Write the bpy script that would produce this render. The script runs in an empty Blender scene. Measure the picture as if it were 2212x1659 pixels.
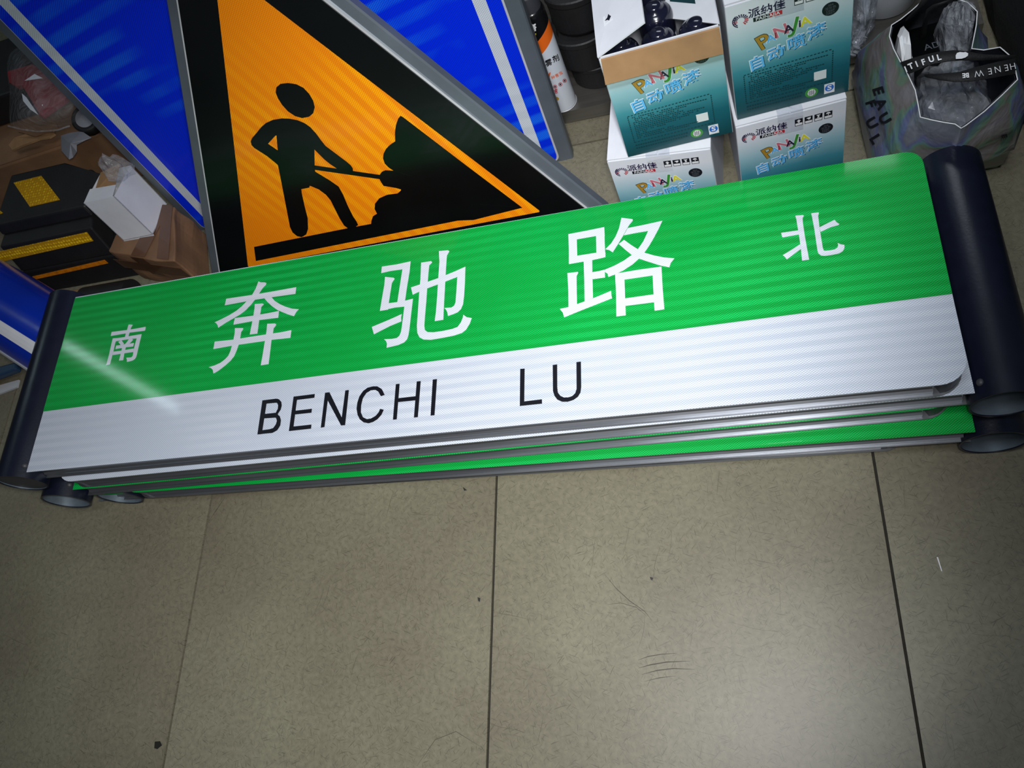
import bpy, bmesh, math, random
from mathutils import Vector, Matrix, noise
random.seed(7)
scene = bpy.context.scene
COL = scene.collection

# ---------------------------------------------------------------- camera
H = 1.616                      # camera height above the floor
F = 1771.0                     # focal length in photo pixels (frame 2212 x 1659)
CX, CY = 1106.0, 829.5
R = Matrix(((0.9496, -0.1071, -0.2947), (0.0240, -0.9122, 0.4090), (-0.3127, -0.3955, -0.8636)))
CAM = Vector((0, 0, H))
cd = bpy.data.cameras.new('camera')
cd.sensor_width = 36.0
cd.lens = 36.0 * F / 2212.0
cd.clip_start = 0.02
cam = bpy.data.objects.new('camera', cd)
COL.objects.link(cam)
r_, d_, f_ = R.col[0], R.col[1], R.col[2]
cam.matrix_world = Matrix(((r_[0], -d_[0], -f_[0], 0), (r_[1], -d_[1], -f_[1], 0), (r_[2], -d_[2], -f_[2], H), (0, 0, 0, 1)))
scene.camera = cam

# ---------------------------------------------------------------- light
scene.view_settings.view_transform = 'Standard'
scene.view_settings.look = 'None'
scene.view_settings.gamma = 1.0
scene.view_settings.use_curve_mapping = False
scene.view_settings.exposure = -0.07
w = bpy.data.worlds.new('room_air')
scene.world = w
w.use_nodes = True
w.node_tree.nodes['Background'].inputs[0].default_value = (0.62, 0.72, 0.85, 1)
w.node_tree.nodes['Background'].inputs[1].default_value = 0.06

def light(name, kind, loc, target, energy, color, **kw):
    l = bpy.data.lights.new(name, kind)
    l.energy = energy
    l.color = color
    for k, v in kw.items():
        setattr(l, k, v)
    o = bpy.data.objects.new(name, l)
    COL.objects.link(o)
    o.location = loc
    o.rotation_euler = (Vector(target) - Vector(loc)).to_track_quat('-Z', 'Y').to_euler()
    return o

# the phone's own torch beside the lens, the shop's ceiling lamps, and an added fill spot
light('phone_torch', 'SPOT', (0.03, 0.02, 1.66), (-0.72, 0.60, 0.1), 166, (1.0, 0.985, 0.96), spot_size=math.radians(79), spot_blend=1.0, shadow_soft_size=0.06)
light('ceiling_lamp_main', 'AREA', (-0.2, 0.1, 2.9), (-0.1, 0.9, 0), 21, (0.90, 0.95, 1.0), shape='RECTANGLE', size=1.2, size_y=0.5)
light('ceiling_lamp_rear', 'AREA', (0.15, 3.0, 2.7), (0.0, 1.2, 0), 12, (0.85, 0.93, 1.0), shape='RECTANGLE', size=1.2, size_y=0.3)
light('carton_fill_spot', 'SPOT', (0.05, -0.25, 2.9), (-0.10, 1.42, 0.3), 175, (0.95, 0.98, 1.0), spot_size=math.radians(38), spot_blend=0.9, shadow_soft_size=0.12)  # spot added to brighten the cartons and blue sign, not a known fitting
tl = light('tube_lamp_left', 'AREA', (-4.02, 2.17, 2.65), (-4.02, 2.17, 0), 4.5, (0.72, 0.97, 1.0), shape='RECTANGLE', size=1.25, size_y=0.06)
tl.rotation_euler = (0, 0, math.radians(151))

# ---------------------------------------------------------------- geometry helpers
def ray(p):
    return R @ Vector(((p[0] - CX) / F, (p[1] - CY) / F, 1.0))
def at(p, z):                    # photo pixel -> point at height z
    r = ray(p); return CAM + r * ((z - H) / r.z)
def atX(p, x):
    r = ray(p); return CAM + r * (x / r.x)
def atY(p, y):
    r = ray(p); return CAM + r * (y / r.y)
def on(p, P0, n):                # photo pixel -> point on plane
    r = ray(p); return CAM + r * ((P0 - CAM).dot(n) / r.dot(n))

def root(name, label, cat, loc, group=None):
    o = bpy.data.objects.new(name, None)
    o.empty_display_size = 0.05
    COL.objects.link(o)
    o.location = loc
    o['label'] = label; o['category'] = cat
    if group: o['group'] = group
    return o
def tag(o, label, cat, group=None):
    o['label'] = label; o['category'] = cat
    if group: o['group'] = group
    return o
def wloc(o):
    v = Vector((0, 0, 0))
    while o is not None:
        v += o.location; o = o.parent
    return v
def obj(name, verts, faces, mat, parent=None, smooth=False, loc=None, mats=None):
    """one mesh object; verts given in world coordinates"""
    base = Vector(loc) if loc is not None else (wloc(parent) if parent else Vector((0, 0, 0)))
    me = bpy.data.meshes.new(name)
    me.from_pydata([tuple(Vector(v) - base) for v in verts], [], faces)
    me.materials.append(mat)
    for m in (mats or []): me.materials.append(m)
    bm = bmesh.new(); bm.from_mesh(me)
    bmesh.ops.recalc_face_normals(bm, faces=bm.faces)
    bm.to_mesh(me); bm.free()
    if smooth:
        for p in me.polygons: p.use_smooth = True
    o = bpy.data.objects.new(name, me)
    COL.objects.link(o)
    if parent is not None:
        o.parent = parent
        o.location = base - wloc(parent)
    else:
        o.location = base
    return o
def prism_data(poly, vec):
    n = len(poly); vec = Vector(vec)
    V = [Vector(p) for p in poly] + [Vector(p) + vec for p in poly]
    Fc = [list(range(n))[::-1], [n + i for i in range(n)]] + [[i, (i + 1) % n, n + (i + 1) % n, n + i] for i in range(n)]
    return V, Fc
def merge(parts):
    V, Fc = [], []
    for v, f in parts:
        k = len(V); V += v; Fc += [[i + k for i in q] for q in f]
    return V, Fc
def box_data(o, ax, ay, az):
    o, ax, ay, az = Vector(o), Vector(ax), Vector(ay), Vector(az)
    V = [o, o + ax, o + ax + ay, o + ay, o + az, o + ax + az, o + ax + ay + az, o + ay + az]
    return V, [[0, 3, 2, 1], [4, 5, 6, 7], [0, 1, 5, 4], [1, 2, 6, 5], [2, 3, 7, 6], [3, 0, 4, 7]]
def bevel(o, w, seg=2, ang=40):
    m = o.modifiers.new('bevel', 'BEVEL'); m.width = w; m.segments = seg; m.limit_method = 'ANGLE'; m.angle_limit = math.radians(ang)
    return o
def lathe_data(prof, c, axis=Vector((0, 0, 1)), n=32, closed=False):
    """profile [(r, h)] turned about axis through c"""
    axis = Vector(axis).normalized()
    u = axis.orthogonal().normalized(); v = axis.cross(u)
    V, Fc = [], []
    for r, h in prof:
        for i in range(n):
            a = 2 * math.pi * i / n
            V.append(Vector(c) + axis * h + (u * math.cos(a) + v * math.sin(a)) * r)
    m = len(prof)
    rng = range(m) if closed else range(m - 1)
    for j in rng:
        k = (j + 1) % m
        for i in range(n):
            Fc.append([j * n + i, j * n + (i + 1) % n, k * n + (i + 1) % n, k * n + i])
    return V, Fc
def tube_path(pts, r, n=8):
    V, Fc = [], []
    pts = [Vector(p) for p in pts]
    for i, p in enumerate(pts):
        t = (pts[min(i + 1, len(pts) - 1)] - pts[max(i - 1, 0)]).normalized()
        u = t.orthogonal().normalized() if i == 0 else (u - t * u.dot(t)).normalized()
        v = t.cross(u)
        for k in range(n):
            a = 2 * math.pi * k / n
            V.append(p + (u * math.cos(a) + v * math.sin(a)) * r)
    for i in range(len(pts) - 1):
        for k in range(n):
            Fc.append([i * n + k, i * n + (k + 1) % n, (i + 1) * n + (k + 1) % n, (i + 1) * n + k])
    Fc += [list(range(n))[::-1], [(len(pts) - 1) * n + k for k in range(n)]]
    return V, Fc
def text_data(body, size, o, ux, uy, bold=0.0, align='CENTER', shear=0.0, spacing=1.0, lift=0.0003, ex=0.0):
    """default-font text as mesh data laid in the plane (ux, uy) about point o"""
    cu = bpy.data.curves.new('txt', 'FONT')
    cu.body = body; cu.size = size; cu.align_x = align; cu.align_y = 'CENTER'; cu.shear = shear
    cu.space_character = spacing; cu.offset = bold; cu.resolution_u = 3
    t = bpy.data.objects.new('txt', cu); COL.objects.link(t)
    dg = bpy.context.evaluated_depsgraph_get()
    me = bpy.data.meshes.new_from_object(t.evaluated_get(dg))
    ux, uy = Vector(ux).normalized(), Vector(uy).normalized(); nn = ux.cross(uy)
    V = [Vector(o) + ux * v.co.x + uy * v.co.y + nn * lift for v in me.vertices]
    Fc = [list(p.vertices) for p in me.polygons]
    bpy.data.objects.remove(t); bpy.data.curves.remove(cu); bpy.data.meshes.remove(me)
    return V, Fc

# ---------------------------------------------------------------- materials
def new_mat(name):
    m = bpy.data.materials.new(name); m.use_nodes = True
    nt = m.node_tree
    return m, nt, nt.nodes['Principled BSDF']
def lin(c):
    return tuple(((x / 255) / 12.92 if x / 255 <= 0.04045 else ((x / 255 + 0.055) / 1.055) ** 2.4) for x in c) + (1,)
def plain(name, rgb, rough=0.5, metal=0.0, coat=0.0, var=0.12, vscale=18.0, bump=0.0, bscale=60.0, spec=0.5, stretch=(1, 1, 1)):
    """plain surface with a little procedural tone variation and fine relief"""
    m, nt, b = new_mat(name)
    c = lin(rgb)
    N = nt.nodes; L = nt.links
    tc = N.new('ShaderNodeTexCoord'); mp = N.new('ShaderNodeMapping'); mp.inputs['Scale'].default_value = stretch
    L.new(tc.outputs['Object'], mp.inputs[0])
    nz = N.new('ShaderNodeTexNoise'); nz.inputs['Scale'].default_value = vscale; nz.inputs['Detail'].default_value = 5
    L.new(mp.outputs[0], nz.inputs['Vector'])
    cr = N.new('ShaderNodeValToRGB')
    cr.color_ramp.elements[0].position = 0.3; cr.color_ramp.elements[1].position = 0.7
    cr.color_ramp.elements[0].color = tuple(x * (1 - var) for x in c[:3]) + (1,)
    cr.color_ramp.elements[1].color = tuple(min(1, x * (1 + var)) for x in c[:3]) + (1,)
    L.new(nz.outputs['Fac'], cr.inputs[0]); L.new(cr.outputs[0], b.inputs['Base Color'])
    b.inputs['Roughness'].default_value = rough; b.inputs['Metallic'].default_value = metal
    b.inputs['Coat Weight'].default_value = coat; b.inputs['Coat Roughness'].default_value = 0.06
    b.inputs['Specular IOR Level'].default_value = spec
    if bump > 0:
        n2 = N.new('ShaderNodeTexNoise'); n2.inputs['Scale'].default_value = bscale; n2.inputs['Detail'].default_value = 3
        L.new(mp.outputs[0], n2.inputs['Vector'])
        bp = N.new('ShaderNodeBump'); bp.inputs['Strength'].default_value = bump; bp.inputs['Distance'].default_value = 0.004
        L.new(n2.outputs['Fac'], bp.inputs['Height']); L.new(bp.outputs[0], b.inputs['Normal'])
    return m
def mathn(nt, op, a, b=None, c=None):
    n = nt.nodes.new('ShaderNodeMath'); n.operation = op
    for i, x in enumerate((a, b, c)):
        if x is None: continue
        if isinstance(x, (int, float)): n.inputs[i].default_value = x
        else: nt.links.new(x, n.inputs[i])
    return n.outputs[0]
def retro(name, rgb, rgb_band, rgb_line, u, v, cw=0.0052, ch=0.0043, band=0.021, band_dir=None, coat=0.35, line=0.10, mask=(0.35, 0.65), rough=0.38, band_warp=0.006):
    """prismatic reflective sheeting: small cells divided by seal lines, lighter and darker strips; u, v = in-plane unit vectors"""
    m, nt, b = new_mat(name)
    N, L = nt.nodes, nt.links
    tc = N.new('ShaderNodeTexCoord')
    def dot(vec):
        n = N.new('ShaderNodeVectorMath'); n.operation = 'DOT_PRODUCT'
        L.new(tc.outputs['Object'], n.inputs[0]); n.inputs[1].default_value = tuple(vec)
        return n.outputs['Value']
    U = mathn(nt, 'DIVIDE', dot(u), cw); Vv = mathn(nt, 'DIVIDE', dot(v), ch)
    a1 = mathn(nt, 'PINGPONG', mathn(nt, 'ADD', U, Vv), 0.5)
    a2 = mathn(nt, 'PINGPONG', mathn(nt, 'SUBTRACT', U, Vv), 0.5)
    mn = mathn(nt, 'MINIMUM', a1, a2)
    ln = N.new('ShaderNodeMapRange'); ln.inputs[1].default_value = line * 0.55; ln.inputs[2].default_value = line * 1.25
    ln.inputs[3].default_value = 1.0; ln.inputs[4].default_value = 0.0; L.new(mn, ln.inputs[0])
    # strips
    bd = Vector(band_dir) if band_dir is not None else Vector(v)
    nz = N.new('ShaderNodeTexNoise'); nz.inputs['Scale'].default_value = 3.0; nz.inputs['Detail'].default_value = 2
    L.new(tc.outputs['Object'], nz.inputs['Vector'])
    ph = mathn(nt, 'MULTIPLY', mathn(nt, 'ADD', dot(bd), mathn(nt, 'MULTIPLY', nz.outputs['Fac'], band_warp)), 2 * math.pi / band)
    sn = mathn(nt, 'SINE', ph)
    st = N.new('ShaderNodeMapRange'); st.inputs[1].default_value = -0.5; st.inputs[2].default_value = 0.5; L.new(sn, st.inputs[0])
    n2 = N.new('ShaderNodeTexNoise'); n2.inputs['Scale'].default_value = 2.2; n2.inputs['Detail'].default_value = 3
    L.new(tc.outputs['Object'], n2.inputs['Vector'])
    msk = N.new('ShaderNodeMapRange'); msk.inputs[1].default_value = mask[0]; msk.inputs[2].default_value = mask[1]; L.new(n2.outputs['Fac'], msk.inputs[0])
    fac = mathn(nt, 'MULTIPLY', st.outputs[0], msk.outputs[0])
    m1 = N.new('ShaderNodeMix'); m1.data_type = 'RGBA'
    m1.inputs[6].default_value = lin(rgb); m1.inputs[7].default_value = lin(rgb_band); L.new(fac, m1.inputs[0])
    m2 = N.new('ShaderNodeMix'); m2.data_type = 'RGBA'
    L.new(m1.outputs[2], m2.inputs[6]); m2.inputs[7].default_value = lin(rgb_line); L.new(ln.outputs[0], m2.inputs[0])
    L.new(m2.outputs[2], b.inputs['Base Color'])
    b.inputs['Roughness'].default_value = rough
    b.inputs['Coat Weight'].default_value = coat; b.inputs['Coat Roughness'].default_value = 0.075; b.inputs['Specular IOR Level'].default_value = 0.15
    bp = N.new('ShaderNodeBump'); bp.inputs['Strength'].default_value = 0.25; bp.inputs['Distance'].default_value = 0.0006; bp.invert = True
    L.new(ln.outputs[0], bp.inputs['Height']); L.new(bp.outputs[0], b.inputs['Normal'])
    return m

X3, Y3, Z3 = Vector((1, 0, 0)), Vector((0, 1, 0)), Vector((0, 0, 1))
M = {}
M['green'] = retro('green_sheeting', (10, 162, 64), (20, 188, 86), (3, 80, 25), X3, Y3, coat=0.28)
M['white'] = retro('white_sheeting', (186, 194, 208), (206, 212, 223), (140, 150, 165), X3, Y3, coat=0.28)
M['glyph_white'] = retro('white_character_film', (202, 208, 218), (210, 216, 226), (168, 176, 188), X3, Y3, coat=0.28)
M['ink'] = plain('black_letter_film', (13, 14, 22), 0.35, var=0.1)
M['navy_pipe'] = plain('navy_powder_coat', (17, 21, 36), 0.32, var=0.15, vscale=30, bump=0.05, bscale=200)
M['pipe_in'] = plain('galvanised_pipe_inside', (92, 104, 114), 0.45, 0.3, var=0.25, vscale=25)
M['alu'] = plain('mill_aluminium', (142, 145, 151), 0.36, 0.9, var=0.22, vscale=6, stretch=(0.5, 14, 14))
M['alu_edge'] = plain('aluminium_sheet_edge', (200, 202, 206), 0.45, 0.3, var=0.1)
M['frame_grey'] = plain('grey_sign_channel', (96, 104, 112), 0.42, 0.35, var=0.14, vscale=9)
M['frame_dark'] = plain('dark_corner_cap', (52, 54, 60), 0.5, var=0.1)
M['tri_black'] = plain('black_sign_film', (7, 9, 10), 0.3, coat=0.10, var=0.3, vscale=7)
M['kraft'] = plain('kraft_cardboard', (146, 112, 76), 0.8, var=0.14, vscale=22, bump=0.15, bscale=40)
M['kraft_dark'] = plain('brown_carton', (122, 90, 64), 0.75, var=0.2, vscale=10, bump=0.2, bscale=20)
M['tape'] = plain('brown_packing_tape', (92, 62, 42), 0.25, coat=0.5, var=0.15, vscale=12)
M['white_card'] = plain('white_cardboard', (206, 209, 216), 0.7, var=0.06, vscale=14, bump=0.08, bscale=50)
M['rubber'] = plain('black_rubber', (20, 20, 22), 0.6, var=0.25, vscale=20, bump=0.12, bscale=120)
M['steel'] = plain('stainless_shelf', (120, 117, 112), 0.35, 0.8, var=0.12, vscale=8, stretch=(0.6, 12, 12))
M['dark_fabric'] = plain('black_fabric', (15, 15, 16), 0.9, var=0.3, vscale=40, bump=0.3, bscale=90)
M['strap'] = plain('black_webbing', (14, 14, 16), 0.7, var=0.15, vscale=60, bump=0.2, bscale=300)
M['print_white'] = plain('white_print', (222, 224, 228), 0.55, var=0.03)
M['print_black'] = plain('black_print', (16, 18, 26), 0.5, var=0.1)
M['print_navy'] = plain('navy_print', (34, 24, 62), 0.5, var=0.15)
M['print_red'] = plain('red_print', (178, 34, 48), 0.5, var=0.1)
M['print_sky'] = plain('sky_blue_print', (92, 176, 234), 0.5, var=0.1)
M['print_gold'] = plain('gold_print', (166, 128, 42), 0.5, var=0.1)
M['print_pink'] = plain('pink_print', (198, 104, 122), 0.5, var=0.1)
M['print_green'] = plain('green_print', (56, 140, 50), 0.5, var=0.1)
M['print_yellow'] = plain('yellow_print', (214, 210, 40), 0.5, var=0.1)
M['print_teal'] = plain('dark_teal_print', (10, 52, 60), 0.5, var=0.1)
M['print_blue'] = plain('blue_print', (30, 100, 196), 0.5, var=0.1)
M['print_grey'] = plain('grey_print', (88, 92, 100), 0.5, var=0.1)
M['print_orange'] = plain('orange_print', (222, 96, 24), 0.45, var=0.06)
M['can_white'] = plain('white_can_lacquer', (198, 204, 214), 0.3, 0.1, coat=0.3, var=0.04)
M['can_cap'] = plain('navy_gloss_cap', (18, 20, 38), 0.18, coat=0.6, var=0.1)
M['paper'] = plain('grey_paper', (122, 124, 132), 0.85, var=0.12, vscale=12, bump=0.2, bscale=30)
M['red_plastic'] = plain('dull_red_packet', (120, 34, 40), 0.55, var=0.2, vscale=9)
M['bucket'] = plain('pale_bucket_plastic', (168, 172, 178), 0.4, var=0.06)
M['grout'] = plain('dark_grout', (34, 31, 24), 0.9, var=0.3, vscale=40)
M['wall'] = plain('dim_plaster', (104, 104, 100), 0.9, var=0.1, vscale=4)

def plastic(name, tint=(0.8, 0.82, 0.86), haze=0.28, rough=0.12):
    """thin clear film: mostly see-through, glossy, slightly milky"""
    m, nt, b = new_mat(name)
    N, L = nt.nodes, nt.links
    tr = N.new('ShaderNodeBsdfTransparent'); tr.inputs[0].default_value = (0.93, 0.94, 0.96, 1)
    b.inputs['Base Color'].default_value = tint + (1,); b.inputs['Roughness'].default_value = rough
    b.inputs['Specular IOR Level'].default_value = 0.9
    tc = N.new('ShaderNodeTexCoord')
    nz = N.new('ShaderNodeTexNoise'); nz.inputs['Scale'].default_value = 22; nz.inputs['Detail'].default_value = 4; nz.inputs['Distortion'].default_value = 1.5
    L.new(tc.outputs['Object'], nz.inputs['Vector'])
    bp = N.new('ShaderNodeBump'); bp.inputs['Strength'].default_value = 0.8; bp.inputs['Distance'].default_value = 0.012
    L.new(nz.outputs['Fac'], bp.inputs['Height']); L.new(bp.outputs[0], b.inputs['Normal'])
    mr = N.new('ShaderNodeMapRange'); mr.inputs[1].default_value = 0.3; mr.inputs[2].default_value = 0.75
    mr.inputs[3].default_value = haze * 0.6; mr.inputs[4].default_value = haze * 1.6
    L.new(nz.outputs['Fac'], mr.inputs[0])
    mx = N.new('ShaderNodeMixShader'); L.new(mr.outputs[0], mx.inputs[0]); L.new(tr.outputs[0], mx.inputs[1]); L.new(b.outputs[0], mx.inputs[2])
    L.new(mx.outputs[0], N['Material Output'].inputs[0])
    return m
M['film'] = plastic('clear_plastic_film', haze=0.11, rough=0.05)
M['film_dark'] = plastic('cloudy_plastic_film', (0.55, 0.58, 0.64), 0.32)

def floor_mat():
    m, nt, b = new_mat('worn_olive_tile')
    N, L = nt.nodes, nt.links
    tc = N.new('ShaderNodeTexCoord'); oi = N.new('ShaderNodeObjectInfo')
    ad = N.new('ShaderNodeVectorMath'); ad.operation = 'ADD'; L.new(tc.outputs['Object'], ad.inputs[0])
    sc_ = N.new('ShaderNodeVectorMath'); sc_.operation = 'SCALE'; L.new(oi.outputs['Location'], sc_.inputs[0]); sc_.inputs[3].default_value = 3.7
    L.new(sc_.outputs[0], ad.inputs[1]); P = ad.outputs[0]
    n1 = N.new('ShaderNodeTexNoise'); n1.inputs['Scale'].default_value = 2.4; n1.inputs['Detail'].default_value = 6; L.new(P, n1.inputs['Vector'])
    cr = N.new('ShaderNodeValToRGB'); e = cr.color_ramp.elements
    e[0].position = 0.32; e[0].color = lin((103, 97, 82)); e[1].position = 0.68; e[1].color = lin((122, 119, 101))
    L.new(n1.outputs['Fac'], cr.inputs[0])
    n2 = N.new('ShaderNodeTexNoise'); n2.inputs['Scale'].default_value = 95; n2.inputs['Detail'].default_value = 5; L.new(P, n2.inputs['Vector'])
    r2 = N.new('ShaderNodeMapRange'); r2.inputs[1].default_value = 0.3; r2.inputs[2].default_value = 0.7; r2.inputs[3].default_value = 0.86; r2.inputs[4].default_value = 1.12
    L.new(n2.outputs['Fac'], r2.inputs[0])
    mu = N.new('ShaderNodeVectorMath'); mu.operation = 'SCALE'; L.new(cr.outputs[0], mu.inputs[0]); L.new(r2.outputs[0], mu.inputs[3])
    col = mu.outputs[0]
    # hairline scratches in several directions
    tot = None
    for k, (ang, sx, sy, th) in enumerate(((20, 38, 480, 0.655), (75, 44, 520, 0.655), (128, 36, 500, 0.66), (160, 30, 440, 0.665), (48, 50, 560, 0.66), (100, 6, 300, 0.715), (12, 5, 320, 0.725))):
        mp = N.new('ShaderNodeMapping'); mp.inputs['Scale'].default_value = (sx, sy, 1); mp.inputs['Location'].default_value = (k * 3.1, k * 1.7, 0)
        wv = N.new('ShaderNodeTexNoise'); wv.inputs['Scale'].default_value = 5; L.new(P, wv.inputs['Vector'])
        wa = N.new('ShaderNodeVectorMath'); wa.operation = 'SCALE'; wa.inputs[3].default_value = 0.05; L.new(wv.outputs['Color'], wa.inputs[0])
        wb = N.new('ShaderNodeVectorMath'); wb.operation = 'ADD'; L.new(P, wb.inputs[0]); L.new(wa.outputs[0], wb.inputs[1])
        vr = N.new('ShaderNodeVectorRotate'); vr.rotation_type = 'Z_AXIS'; vr.inputs['Angle'].default_value = math.radians(ang); L.new(wb.outputs[0], vr.inputs['Vector'])
        L.new(vr.outputs[0], mp.inputs[0])
        nn = N.new('ShaderNodeTexNoise'); nn.inputs['Scale'].default_value = 1.0; nn.inputs['Detail'].default_value = 1.5; L.new(mp.outputs[0], nn.inputs['Vector'])
        r = N.new('ShaderNodeMapRange'); r.inputs[1].default_value = th; r.inputs[2].default_value = th + 0.04; L.new(nn.outputs['Fac'], r.inputs[0])
        tot = r.outputs[0] if tot is None else mathn(nt, 'MAXIMUM', tot, r.outputs[0])
    # dark scuffs
    vo = N.new('ShaderNodeTexNoise'); vo.inputs['Scale'].default_value = 16; vo.inputs['Detail'].default_value = 8; vo.inputs['Roughness'].default_value = 0.7; L.new(P, vo.inputs['Vector'])
    rs = N.new('ShaderNodeMapRange'); rs.inputs[1].default_value = 0.70; rs.inputs[2].default_value = 0.78; L.new(vo.outputs['Fac'], rs.inputs[0])
    tot = mathn(nt, 'MINIMUM', mathn(nt, 'ADD', mathn(nt, 'MULTIPLY', tot, 0.45), mathn(nt, 'MULTIPLY', rs.outputs[0], 0.6)), 0.85)
    mx = N.new('ShaderNodeMix'); mx.data_type = 'RGBA'; L.new(tot, mx.inputs[0]); L.new(col, mx.inputs[6]); mx.inputs[7].default_value = lin((44, 40, 31))
    L.new(mx.outputs[2], b.inputs['Base Color'])
    b.inputs['Roughness'].default_value = 0.42; b.inputs['Specular IOR Level'].default_value = 0.4
    bp = N.new('ShaderNodeBump'); bp.inputs['Strength'].default_value = 0.12; bp.inputs['Distance'].default_value = 0.001; L.new(n2.outputs['Fac'], bp.inputs['Height']); L.new(bp.outputs[0], b.inputs['Normal'])
    return m
M['tile'] = floor_mat()

# ---------------------------------------------------------------- the room
fl = obj('floor', *box_data((-5.9, -1.7, -0.05), (8.5, 0, 0), (0, 5.5, 0), (0, 0, 0.044)), M['grout'])
fl['kind'] = 'structure'
xe = [-5.83, -5.08, -4.33, -3.58, -2.83, -2.075, -1.322, -0.581, 0.178, 0.93, 1.68, 2.43]
ye = [-1.66, -0.084, 1.416, 2.916, 3.78]
G = 0.0026
for i in range(len(xe) - 1):
    for j in range(len(ye) - 1):
        v, f = box_data((xe[i] + G, ye[j] + G, -0.006), (xe[i + 1] - xe[i] - 2 * G, 0, 0), (0, ye[j + 1] - ye[j] - 2 * G, 0), (0, 0, 0.006))
        t = obj('floor_tile', v, f, M['tile'], fl, loc=(xe[i], ye[j], 0))
wb = obj('wall_back', *box_data((-5.9, 3.70, -0.05), (8.5, 0, 0), (0, 0.1, 0), (0, 0, 2.9)), M['wall']); wb['kind'] = 'structure'
wl = obj('wall_left', *box_data((-5.80, -1.6, -0.05), (-0.1, 0, 0), (0, 5.3, 0), (0, 0, 2.9)), M['wall']); wl['kind'] = 'structure'

# ---------------------------------------------------------------- street name signs (stack of five, sleeves alternating left and right)
PR = 0.056
def sleeve(parent, c0, c1, r=PR, caps=True):
    c0, c1 = Vector(c0), Vector(c1); ax = c1 - c0; n = ax.length
    o = obj('post_sleeve', *lathe_data([(r, 0), (r, n), (r - 0.0035, n), (r - 0.0035, 0)], c0, ax, 56, closed=True), M['navy_pipe'], parent, smooth=False)
    for p in o.data.polygons: p.use_smooth = True
    m = o.modifiers.new('edge', 'EDGE_SPLIT'); m.split_angle = math.radians(40)
    k = obj('sleeve_lining', *lathe_data([(r - 0.0037, 0.002), (r - 0.0037, n - 0.002)], c0, ax, 56), M['pipe_in'], o, smooth=True)
    return o
def arc_corner(c, a, b, rad, n=7):
    """points of a rounded corner at c between directions a and b"""
    a, b = Vector(a).normalized(), Vector(b).normalized()
    ce = c + (a + b) * rad
    return [ce - b * rad * math.cos(t) - a * rad * math.sin(t) for t in [math.pi / 2 * k / n for k in range(n + 1)]]
def name_sign(label, FL, FR, depth, side, face, zc_s, sl_x, sl_y, thick=0.0495, rad=0.045, sleeve_len=0.49, face_split=None):
    """FL, FR = front corners of the upper plate (world); side = end that carries the pole sleeve"""
    FL, FR = Vector(FL), Vector(FR)
    u = (FR - FL).normalized(); v = Z3.cross(u).normalized(); n = u.cross(v).normalized()
    BL, BR = FL + v * depth, FR + v * depth
    rt = root('street_name_sign', label, 'street sign', ((FL + BR) / 2 - n * thick), 'road name signs in the stack')
    def outline(inset):
        a, b_, c, d = FL + (u + v) * inset, FR + (v - u) * inset, BR - (u + v) * inset, BL + (u - v) * inset
        rr = max(0.01, rad - inset)
        if side == 'L':
            return [a] + arc_corner(b_, -u, v, rr)[::1] + arc_corner(c, -v, -u, rr)[::1] + [d]
        return arc_corner(a, v, u, rr) + [b_, c] + arc_corner(d, u, -v, rr)
    pl = outline(0.0)
    obj('front_plate', *prism_data([p - n * 0.002 for p in pl], n * 0.002), M[face], rt)
    obj('back_plate', *prism_data([p - n * thick for p in pl], n * 0.002), M['alu'], rt)
    # aluminium frame between the plates: two grooved long rails and the free end
    ins = 0.005
    z0, z1 = -thick + 0.0021, -0.0021
    prof = [(0.0, z0), (0.0, z0 + 0.010), (0.004, z0 + 0.013), (0.004, z1 - 0.016), (0.0, z1 - 0.012), (0.0, z1), (0.022, z1), (0.022, z0)]
    L = (FR - FL).length
    s0, s1 = (0.012, L - 0.05) if side == 'L' else (0.05, L - 0.012)
    for base, inn in ((FL + v * ins, v), (BL - v * ins, -v)):
        ring = [base + inn * a + n * h for a, h in prof]
        obj('frame_rail', *prism_data([p + u * s0 for p in ring], u * (s1 - s0)), M['alu'], rt)
    free = (FR - u * ins) if side == 'L' else (FL + u * ins)
    obj('frame_end', *box_data(free + v * 0.06 + n * z0 + (u * -0.022 if side == 'L' else Vector()), u * 0.022, v * (depth - 0.12), n * (z1 - z0)), M['alu'], rt)
    for q, w_ in ((0, v), (1, -v)):
        cpt = (FR if side == 'L' else FL) + (v * depth if q else Vector())
        sgn = -u if side == 'L' else u
        arc = [p for p in arc_corner(cpt + sgn * ins + w_ * ins, sgn, w_, 0.034)]
        inner = [p + (cpt + sgn * 0.075 + w_ * 0.075 - p) * 0.3 for p in arc][::-1]
        obj('corner_piece', *prism_data([p + n * z0 for p in arc + inner], n * (z1 - z0)), M['frame_dark'], rt)
    c0 = Vector((sl_x, sl_y, zc_s)); c1 = c0 + v * sleeve_len
    sl = sleeve(rt, c0, c1)
    # fixing screw near the front end of the sleeve
    s = u if side == 'L' else -u
    sc0 = c0 + v * 0.028 + (s * 0.72 + n * 0.69) * (PR - 0.001)
    obj('fixing_screw', *lathe_data([(0.0, 0.005), (0.004, 0.0045), (0.0065, 0.002), (0.0065, 0.0)], sc0, s * 0.72 + n * 0.69, 14), M['frame_dark'], sl, smooth=True)
    return rt, u, v, n, FL, FR, BL, BR

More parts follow.
